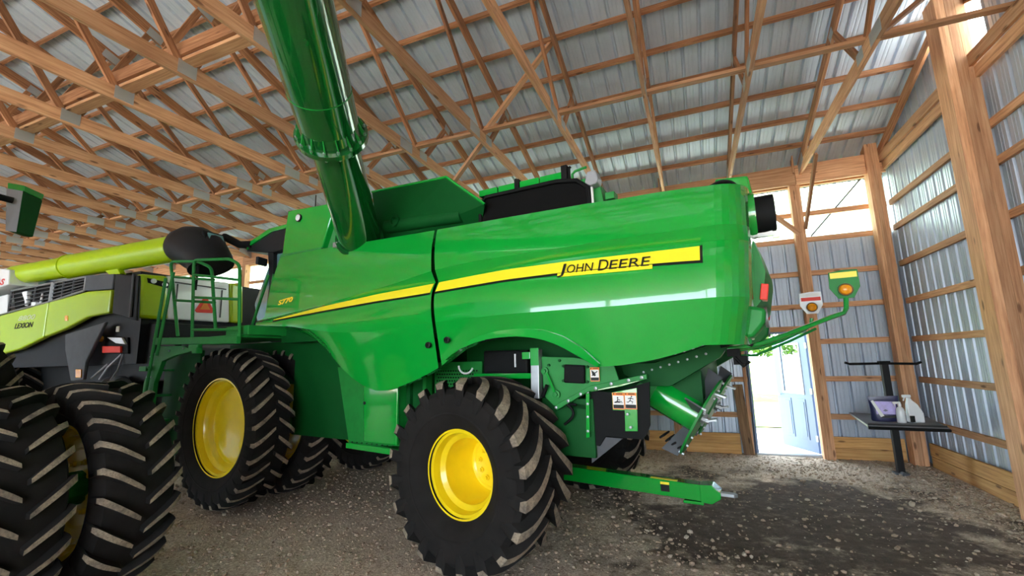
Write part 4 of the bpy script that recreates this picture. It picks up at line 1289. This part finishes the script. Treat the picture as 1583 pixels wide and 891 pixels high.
# left-hand rails at the far side of the platform
part('far_rail', bent([(3.05, -.9, 2.2), (3.1, -.9, 3.3), (3.9, -.9, 3.3), (3.9, -.9, 2.2)]).tube([(3.1, -.9, 2.8), (3.9, -.9, 2.8)], .018, 8), STEEL, pf, R(40))
part('ladder_panel', MB().prism([(5.60, 1.56), (5.30, 2.08), (4.55, 2.06), (4.20, 1.98), (4.75, 1.93), (5.10, 1.86), (5.28, 1.55), (5.36, .55), (5.66, .55)], 1.86, 1.80), GREEND, pf, bevel=.006)
part('ladder_inner', MB().prism([(5.62, 2.0), (4.6, 2.0), (4.6, .5), (5.62, .5)], 1.6, 1.55), GREEN_SHADE, pf)
for k in range(4):
    part('ladder_step', MB().box((5.48, 1.68, .65 + .36 * k), (.3, .22, .03)), GREEND, pf)
part('ladder_latch', MB().box((5.48, 1.9, 1.76), (.22, .08, .07)).tube([(5.6, 1.92, 1.76), (5.32, 1.92, 1.78)], .018, 8), GREEND, pf, bevel=.01)
for (x, z) in ((5.45, 1.93), (5.35, 1.97), (5.25, 2.0), (4.9, 2.0), (5.38, 1.64), (5.5, 1.64), (4.5, 2.02)):
    part('bolt', MB().lathe([(1.86, .013), (1.872, .011), (1.874, 0)], 8, 0, (x, 0, z)), STEEL, pf)
part('axle_housing', MB().box((4.0, 0, 1.8), (2.2, 1.9, .6)), GREEN_SHADE, jd)
part('inner_fender', MB().prism([(3.5, 2.24), (2.7, 2.19), (2.3, 2.03), (2.0, 1.8), (2.0, 2.4), (3.5, 2.4)], 1.2, .8), GREEN_SHADE, jd)

# ================================================================== the lime combine beyond
cl = thing('combine_harvester', 'lime green and white combine with a dark spout and slatted grille, parked beyond the ladder', 'combine', (-8.6, 6.02, 0), PI)
part('side_panel', MB().prism([(0.72, 3.138), (1.463, 3.169), (2.72, 3.061), (2.72, 2.40), (2.014, 2.526), (1.355, 2.70), (0.72, 2.729)], 1.6, 1.5), LIME, cl, bevel=.025)
part('side_panel', MB().prism([(2.735, 3.061), (4.163, 2.946), (5.2, 2.86), (5.2, 2.0), (4.282, 2.121), (3.549, 2.20), (2.735, 2.395)], 1.6, 1.5), LIME, cl, bevel=.025)
part('grey_panel', MB().prism([(1.60, 3.477), (0.72, 3.42), (0.72, 3.15), (1.463, 3.18), (1.60, 3.20)], 1.59, 1.45), GREYP, cl, bevel=.015)
part('front_cowl', MB().prism([(4.40, 3.35), (5.3, 3.3), (5.3, 2.9), (4.30, 2.96)], 1.59, 1.4), WHITEP, cl, bevel=.02)
gr = part('grille', MB().prism([(4.384, 3.414), (1.64, 3.455), (1.60, 3.20), (2.731, 3.072), (4.166, 2.972)], 1.52, 1.45), BLACK, cl)
def gz(x, t):
    zt_ = float(np.interp(x, [1.64, 4.384], [3.455, 3.414]))
    zb_ = float(np.interp(x, [1.60, 2.731, 4.30], [3.20, 3.072, 2.965]))
    return zb_ + (zt_ - zb_) * t
for t in (0.0, .2, .4, .6, .8, 1.0):
    part('grille_bar', MB().tube([(x, 1.575, gz(x, t)) for x in (1.62, 2.1, 2.7, 3.3, 4.3)], .012 if 0 < t < 1 else .022, 6), STEEL if t in (0, 1) else GREYP, gr)
for x in (1.62, 2.0, 2.35, 2.72, 3.35, 4.3):
    part('grille_post', MB().tube([(x, 1.57, gz(x, 0)), (x, 1.57, gz(x, 1))], .02 if x != 2.72 else .04, 6), STEEL if x in (2.72, 1.62) else GREYP, gr)
part('radiator_bottle', MB().tube([(3.68, 1.54, 3.06), (3.66, 1.54, 3.16), (3.7, 1.54, 3.33)], [.03, .05, .09], 10), WHITEP, gr)
part('radiator_bottle', MB().tube([(3.3, 1.54, 3.03), (3.3, 1.54, 3.10)], [.08, .08], 10).tube([(3.15, 1.54, 3.05), (3.14, 1.54, 3.28)], [.03, .02], 8), WHITEP, gr)
part('corner_pillar', MB().prism([(0.70, 3.42), (0.02, 3.33), (-0.06, 2.55), (0.66, 2.72)], 1.58, 1.53), DARKP, cl, bevel=.02)
part('pillar_rod', MB().tube([(0.12, 1.60, 3.36), (0.07, 1.60, 2.62)], .022, 8), GREYP, cl)
part('rear_corner', MB().prism([(1.56, 3.36), (1.13, 3.39), (1.06, 2.61), (1.50, 2.61)], 0.0, 0.28, 'x'), LIME, cl, bevel=.05)
lc = part('lamp_cluster', MB().prism([(1.46, 3.30), (1.12, 3.27), (1.12, 3.17), (1.20, 3.18), (1.44, 3.22)], -.012, 0, 'x'), BLACK, cl)
for yy, zz in ((1.36, 3.26), (1.18, 3.225)):
    part('lamp_lens', MB().lathe([(-.012, .045), (-.03, .04), (-.034, 0)], 14, 0, (0, yy, zz), 'x'), LAMPW, lc)
part('rear_panel', MB().prism([(1.12, 3.40), (-0.02, 3.45), (-0.09, 2.64), (1.05, 2.62)], 0.03, 0.25, 'x'), WHITEP, cl, bevel=.03)
part('rear_corner', MB().prism([(-0.03, 3.45), (-0.30, 3.43), (-0.36, 2.64), (-0.10, 2.64)], 0.0, 0.25, 'x'), LIME, cl, bevel=.04)
part('rear_panel_rib', MB().box((0.02, .52, 3.30), (.02, .95, .02)).box((.02, .95, 3.0), (.02, .015, .55)).box((.02, .12, 3.0), (.02, .015, .55)), GREYP, cl)
tri = part('slow_vehicle_sign', MB().prism([(0.46, 3.10), (0.61, 2.82), (0.575, 2.785), (0.285, 2.80), (0.255, 2.84), (0.42, 3.11)], 0.012, 0.02, 'x'), REDR, cl)
part('sign_centre', MB().prism([(0.435, 3.03), (0.53, 2.85), (0.335, 2.86)], 0.006, 0.012, 'x'), ORANGE, tri)
part('chassis', MB().box((3.4, 0, 1.65), (6.6, 1.7, 1.2)).box((1.0, 0, 1.55), (1.2, 2.5, .5)), DARKP, cl)
part('body_core', MB().box((3.2, 0, 2.6), (6.2, 2.85, 1.5)).box((2.6, 0, 3.35), (4.2, 2.6, .3)), DARKP, cl)
part('cab', MB().prism([(5.6, 2.2), (5.6, 3.9), (7.2, 3.9), (7.5, 2.4), (7.0, 1.6), (5.8, 1.6)], 1.2, -1.2), CABGL, cl, bevel=.04)
part('cab_roof', MB().box((6.4, 0, 3.98), (2.0, 2.6, .2)), WHITEP, cl, bevel=.05)
ut = empty_part('unloading_tube', cl)
part('tube', MB().tube([(4.45, 1.47, 3.77), (2.45, 1.45, 3.757)], .205, 32).tube([(2.48, 1.45, 3.757), (-0.82, 1.43, 3.745)], .225, 32), LIME, ut, R(40))
part('joint_ring', MB().tube([(2.50, 1.45, 3.757), (2.44, 1.45, 3.757)], .24, 32), LIME, ut, R(40))
part('support_bracket', MB().prism([(1.25, 3.56), (.85, 3.56), (.72, 3.44), (1.0, 3.42)], 1.5, 1.4), LIME, ut, bevel=.01)
sp = part('spout', MB().loft([[(x, 1.43 + b * math.cos(2 * PI * k / 24), z + a * math.sin(2 * PI * k / 24) * math.cos(tl) ) if False else (x + a * math.sin(2 * PI * k / 24) * math.sin(tl), 1.43 + b * math.cos(2 * PI * k / 24), z + a * math.sin(2 * PI * k / 24) * math.cos(tl)) for k in range(24)]
     for x, z, a, b, tl in ((-.72, 3.75, .24, .24, 0), (-.80, 3.76, .29, .27, 0), (-.98, 3.75, .33, .30, -.12), (-1.18, 3.69, .36, .31, -.35), (-1.40, 3.58, .36, .31, -.75), (-1.54, 3.43, .35, .30, -1.1), (-1.59, 3.33, .35, .30, -1.2))]), DARKP, ut, R(50), label='dark plastic spout')
sw = part('spout_window', MB().box((-1.62, 1.43, 3.76), (.05, .34, .30), Matrix.Rotation(R(25), 3, 'Y')), BLACK, ut, bevel=.015)
part('window_pane', MB().box((-1.655, 1.43, 3.775), (.02, .24, .20), Matrix.Rotation(R(25), 3, 'Y')), CABGL, sw)
part('end_box', MB().prism([(5.2, 3.98), (4.03, 3.80), (3.98, 3.49), (4.35, 3.46), (5.2, 3.40)], 1.75, 1.3), WHITEP, ut, bevel=.02)
def cl_text(body, mat, xa, xb, z0, h, y, dz=0.0, shear=0.25, bold=.02):
    fit_text('lettering', body, mat, cl, (xa, y, z0), (-1, 0, dz), (0, 0, 1), abs(xa - xb), h, shear, bold, .003)
cl_text('LEXION', BLACKD, 3.86, 3.16, 2.605, .105, 1.603, .005)
cl_text('8800', GREYL, 3.76, 3.12, 2.755, .10, 1.603, .005)
cl_text('CLAAS', REDT, 5.05, 4.13, 3.60, .13, 1.753, -.12, 0.15, .03)
part('amber_marker', MB().prism([(2.078, 2.764), (1.975, 2.757), (1.951, 2.66), (2.054, 2.666)], 1.608, 1.6), AMBER, cl)
# running gear and the clutter below the tail
part('grey_guard', MB().prism([(1.96, 2.414), (0.736, 2.578), (1.18, 1.908), (1.193, 1.596), (1.567, 1.573), (1.888, 2.132)], 1.62, 1.56), GREYP, cl, bevel=.02)
part('amber_reflector', MB().prism([(1.418, 1.783), (1.257, 1.781), (1.223, 1.636), (1.383, 1.637)], 1.64, 1.62), AMBER, cl, bevel=.006)
lb = part('light_board', MB().prism([(1.02, 2.36), (0.36, 2.30), (0.30, 2.02), (1.0, 2.04)], 1.46, 1.40), BLACK, cl, bevel=.01)
part('red_lamp', MB().prism([(0.998, 2.171), (0.469, 2.153), (0.447, 2.041), (0.973, 2.056)], 1.50, 1.46), REDR, lb, bevel=.008)
part('clear_lamp', MB().prism([(0.903, 2.324), (0.457, 2.297), (0.327, 2.18), (0.602, 2.206)], 1.50, 1.46), LAMPW, lb, bevel=.008)
part('amber_lamp', MB().tube([(1.02, 1.50, 2.30), (1.02, 1.54, 2.30)], .05, 12), AMBER, lb)
part('tail_frame', MB().box((0.5, 0, 2.05), (1.2, 2.6, 1.0)).box((-.2, .4, 1.9), (.6, 1.6, .7)), DARKP, cl, bevel=.03)
part('spreader_panel', MB().prism([(-.1, 2.3), (-.75, 2.1), (-.8, 1.6), (-.2, 1.55)], 1.1, -.9), GREYP, cl, bevel=.02)
for k, (pts) in enumerate((((.55, 1.42, 2.02), (.75, 1.5, 1.8), (.95, 1.5, 1.6)), ((.5, 1.42, 2.02), (.45, 1.5, 1.75), (.62, 1.5, 1.58)), ((1.2, 1.5, 1.62), (.9, 1.5, 1.78), (.75, 1.5, 1.86)))):
    part('cable', MB().tube(pts, .016, 6), MIRRG, cl, R(60))
part('bottle', MB().box((.72, 1.42, 2.46), (.09, .05, .1)), PAPER, cl, bevel=.01, label='white tag')
part('axle_hub', MB().tube([(.55, 1.4, 1.5), (.30, 1.5, 1.48)], [.16, .14], 14).tube([(.85, 1.4, 1.52), (.7, 1.5, 1.5)], [.12, .1], 12), GREYP, cl, R(40))
part('axle', MB().box((1.2, 0, .78), (.3, 2.2, .25)).box((5.3, 0, 1.1), (.4, 2.4, .4)), DARKP, cl)
for yy, o in ((1.15, 1), (-1.15, -1)):
    wheel('rear_wheel', cl, (1.2, yy, .78), .78, .55, .36, 20, .35, .05, .05, 0, o, 0, 0, 0)
    wheel('front_wheel', cl, (5.3, yy, 1.05), 1.05, .75, .55, 22, .35, .06, .05, 0, o, 0, 0, 0)

# ================================================================== the machine whose dual wheels stand nearest
nm = thing('farm_machine', 'dusty dual-wheeled green machine with yellow rims and a hanging mirror, standing in shade', 'vehicle', (-4.665, 0.265, 0), 0)
for yy, rt in ((1.93, .0), (1.27, .13)):
    wheel('front_wheel', nm, (0, yy, .83), .83, .52, .50, 25, .22, .043, .05, .04, -1, rt, 0, 8, .2, rev=1)
wheel('rear_wheel', nm, (-3.0, 1.95, 1.1), 1.1, .55, .5, 24, .26, .05, .05, .0, -1, 0, R(4), 0)
part('front_axle', MB().tube([(0, -1.9, .83), (0, 1.9, .83)], .13, 14).box((0, 0, 1.0), (.7, 1.0, .5)), GREEND, nm)
part('rear_axle', MB().box((-3.0, .6, .95), (.25, 2.6, .25)), GREEND, nm)
part('body', MB().prism([(0.2, 1.3), (0.2, 2.0), (-1.7, 3.2), (-5.5, 3.2), (-5.5, 1.3)], .75, -1.5), GREEN, nm, bevel=.05)
part('cab', MB().prism([(-.2, 1.7), (.1, 2.3), (-.1, 3.6), (-1.6, 3.6), (-1.6, 1.7)], .45, -1.5), CABGL, nm, bevel=.05)
for yy in (-1.3, -1.95):
    wheel('front_wheel', nm, (0, yy, .83), .83, .52, .50, 25, .22, .043, .05, .04, 1, 0, 0, 0)
mi = empty_part('mirror', nm)
def mirror_ring(k0, g, h, z, dep):
    """four corners: near edge, green-side end, back, grey-side end"""
    k = Vector(k0)
    return [(k.x, k.y, z), (k.x + h[0], k.y + h[1], z), (k.x + h[0] + g[0], k.y + h[1] + g[1], z), (k.x + g[0], k.y + g[1], z)]
MK = (-1.085, 1.69)
top_r = mirror_ring(MK, (-.04, -.095), (-.13, .19), 3.44, 0)
cap_r = mirror_ring(MK, (-.041, -.10), (-.133, .195), 3.50, 0)
bot_r = mirror_ring((-1.085, 1.69), (-.03, -.06), (-.11, .155), 3.04, 0)
part('shell', MB().loft([bot_r, top_r]), GREEN_SHADE, mi, bevel=.012)
part('cap', MB().loft([top_r, cap_r]), GREEN, mi, bevel=.008)
o_ = Vector((.006, -.006, 0))
part('mirror_glass', MB().add([tuple(Vector(p) + o_) for p in (top_r[0], top_r[3], bot_r[3], bot_r[0])], [(0, 1, 2, 3)]), MIRRG, mi, label='grey mirror face')
part('arm', MB().tube([(-1.085, 1.63, 3.33), (-1.10, 1.40, 3.345), (-1.0, .9, 3.40), (-.9, .3, 3.40)], .03, 10), BLACK, mi, R(40))

# ================================================================== the stand in the corner
ts = thing('work_table', 'black post stand with T-shaped top bar and a grey shelf board in the corner', 'table', (2.60, 8.35, 0))
part('post', MB().box((0, 0, .80), (.085, .085, 1.60)), DARKP, ts, bevel=.006)
part('cross_bar', MB().tube([(-.50, -.06, 1.60), (-.44, -.05, 1.575), (0, 0, 1.575), (.40, .04, 1.56), (.46, .05, 1.585)], .018, 8).box((.0, 0, 1.585), (.13, .1, .05)), BLACK, ts, R(40))
top = [(-.34, .72), (-.53, -.80), (.30, -.86), (.52, .32)]
part('shelf_board', MB().prism(top, .745, .775, 'z'), TABLEW, ts, bevel=.004)
part('edge_rail', MB().tube([(-.53, -.80, .74), (.30, -.86, .74)], .022, 6).tube([(.30, -.86, .74), (.52, .32, .74)], .02, 6), BLACK, ts)
part('edge_strip', MB().prism([(-.50, -.70), (-.52, -.78), (.29, -.84), (.32, -.76)], .775, .79, 'z'), DARKP, ts)
part('foot', MB().tube([(0, 0, .015), (.0, -.14, .02)], .03, 8).box((0, 0, .012), (.16, .16, .024)), GREYP, ts)
bag = thing('bag', 'dark blue and violet pouch bag standing on the shelf board', 'bag', (2.42, 8.02, .776), R(-8))
rings = []
for z, hw, hd in ((0, .15, .05), (.03, .165, .055), (.15, .16, .05), (.26, .165, .025), (.30, .17, .008), (.345, .172, .006)):
    rings.append([(hw * math.cos(a) * (1 if abs(math.cos(a)) > .5 else 1), hd * math.sin(a), z + .01 * math.cos(a)) for a in [2 * PI * k / 20 for k in range(20)]])
part('pouch', MB().loft(rings), BAGB, bag, R(40))
part('front_print', MB().add([(-.10, -.056, .10), (.12, -.056, .10), (.13, -.030, .275), (-.11, -.030, .275)], [(0, 1, 2, 3)]), BAGV, bag)
part('white_flash', MB().add([(-.15, -.050, .28), (-.12, -.053, .29), (-.02, -.061, .08), (-.06, -.061, .06)], [(0, 1, 2, 3)]), PAPER, bag)
part('lower_print', MB().add([(-.06, -.0605, .05), (.12, -.0605, .055), (.12, -.0595, .085), (-.03, -.0595, .085)], [(0, 1, 2, 3)]), BLACKD, bag)
bt = thing('spray_bottle', 'small white bottle standing against the pouch bag', 'bottle', (2.56, 7.90, .776))
part('body', MB().lathe([(0, .0), (0, .048), (.01, .052), (.15, .05), (.19, .04), (.215, .018), (.23, .018)], 20, 0, (0, 0, 0), 'z'), WHITEP, bt, R(35))
part('cap', MB().lathe([(.225, .022), (.27, .02), (.275, 0)], 14, 0, (0, 0, 0), 'z'), WHITEP, bt, R(35))
part('trigger', MB().box((-.03, 0, .265), (.09, .022, .03)).box((-.055, 0, .235), (.012, .015, .04)), WHITEP, bt, bevel=.004)
bt = thing('spray_bottle', 'tall white spray bottle with slanted shoulder, alone at the shelf end', 'bottle', (2.735, 7.96, .776))
part('body', MB().loft([[(a * sx + ox, b * sy, z) for a, b in ((-1, -1), (1, -1), (1, 1), (-1, 1))] for z, sx, sy, ox in ((0, .085, .05, 0), (.13, .085, .05, 0), (.24, .06, .04, -.02), (.30, .028, .026, -.04), (.33, .024, .022, -.045))]), WHITEP, bt, bevel=.012)
part('trigger_head', MB().box((-.065, 0, .352), (.10, .03, .04)).box((-.095, 0, .315), (.014, .018, .06), Matrix.Rotation(R(20), 3, 'Y')), WHITEP, bt, bevel=.006)
part('label', MB().box((-.05, -.052, .05), (.055, .003, .085)), BLACKD, bt)
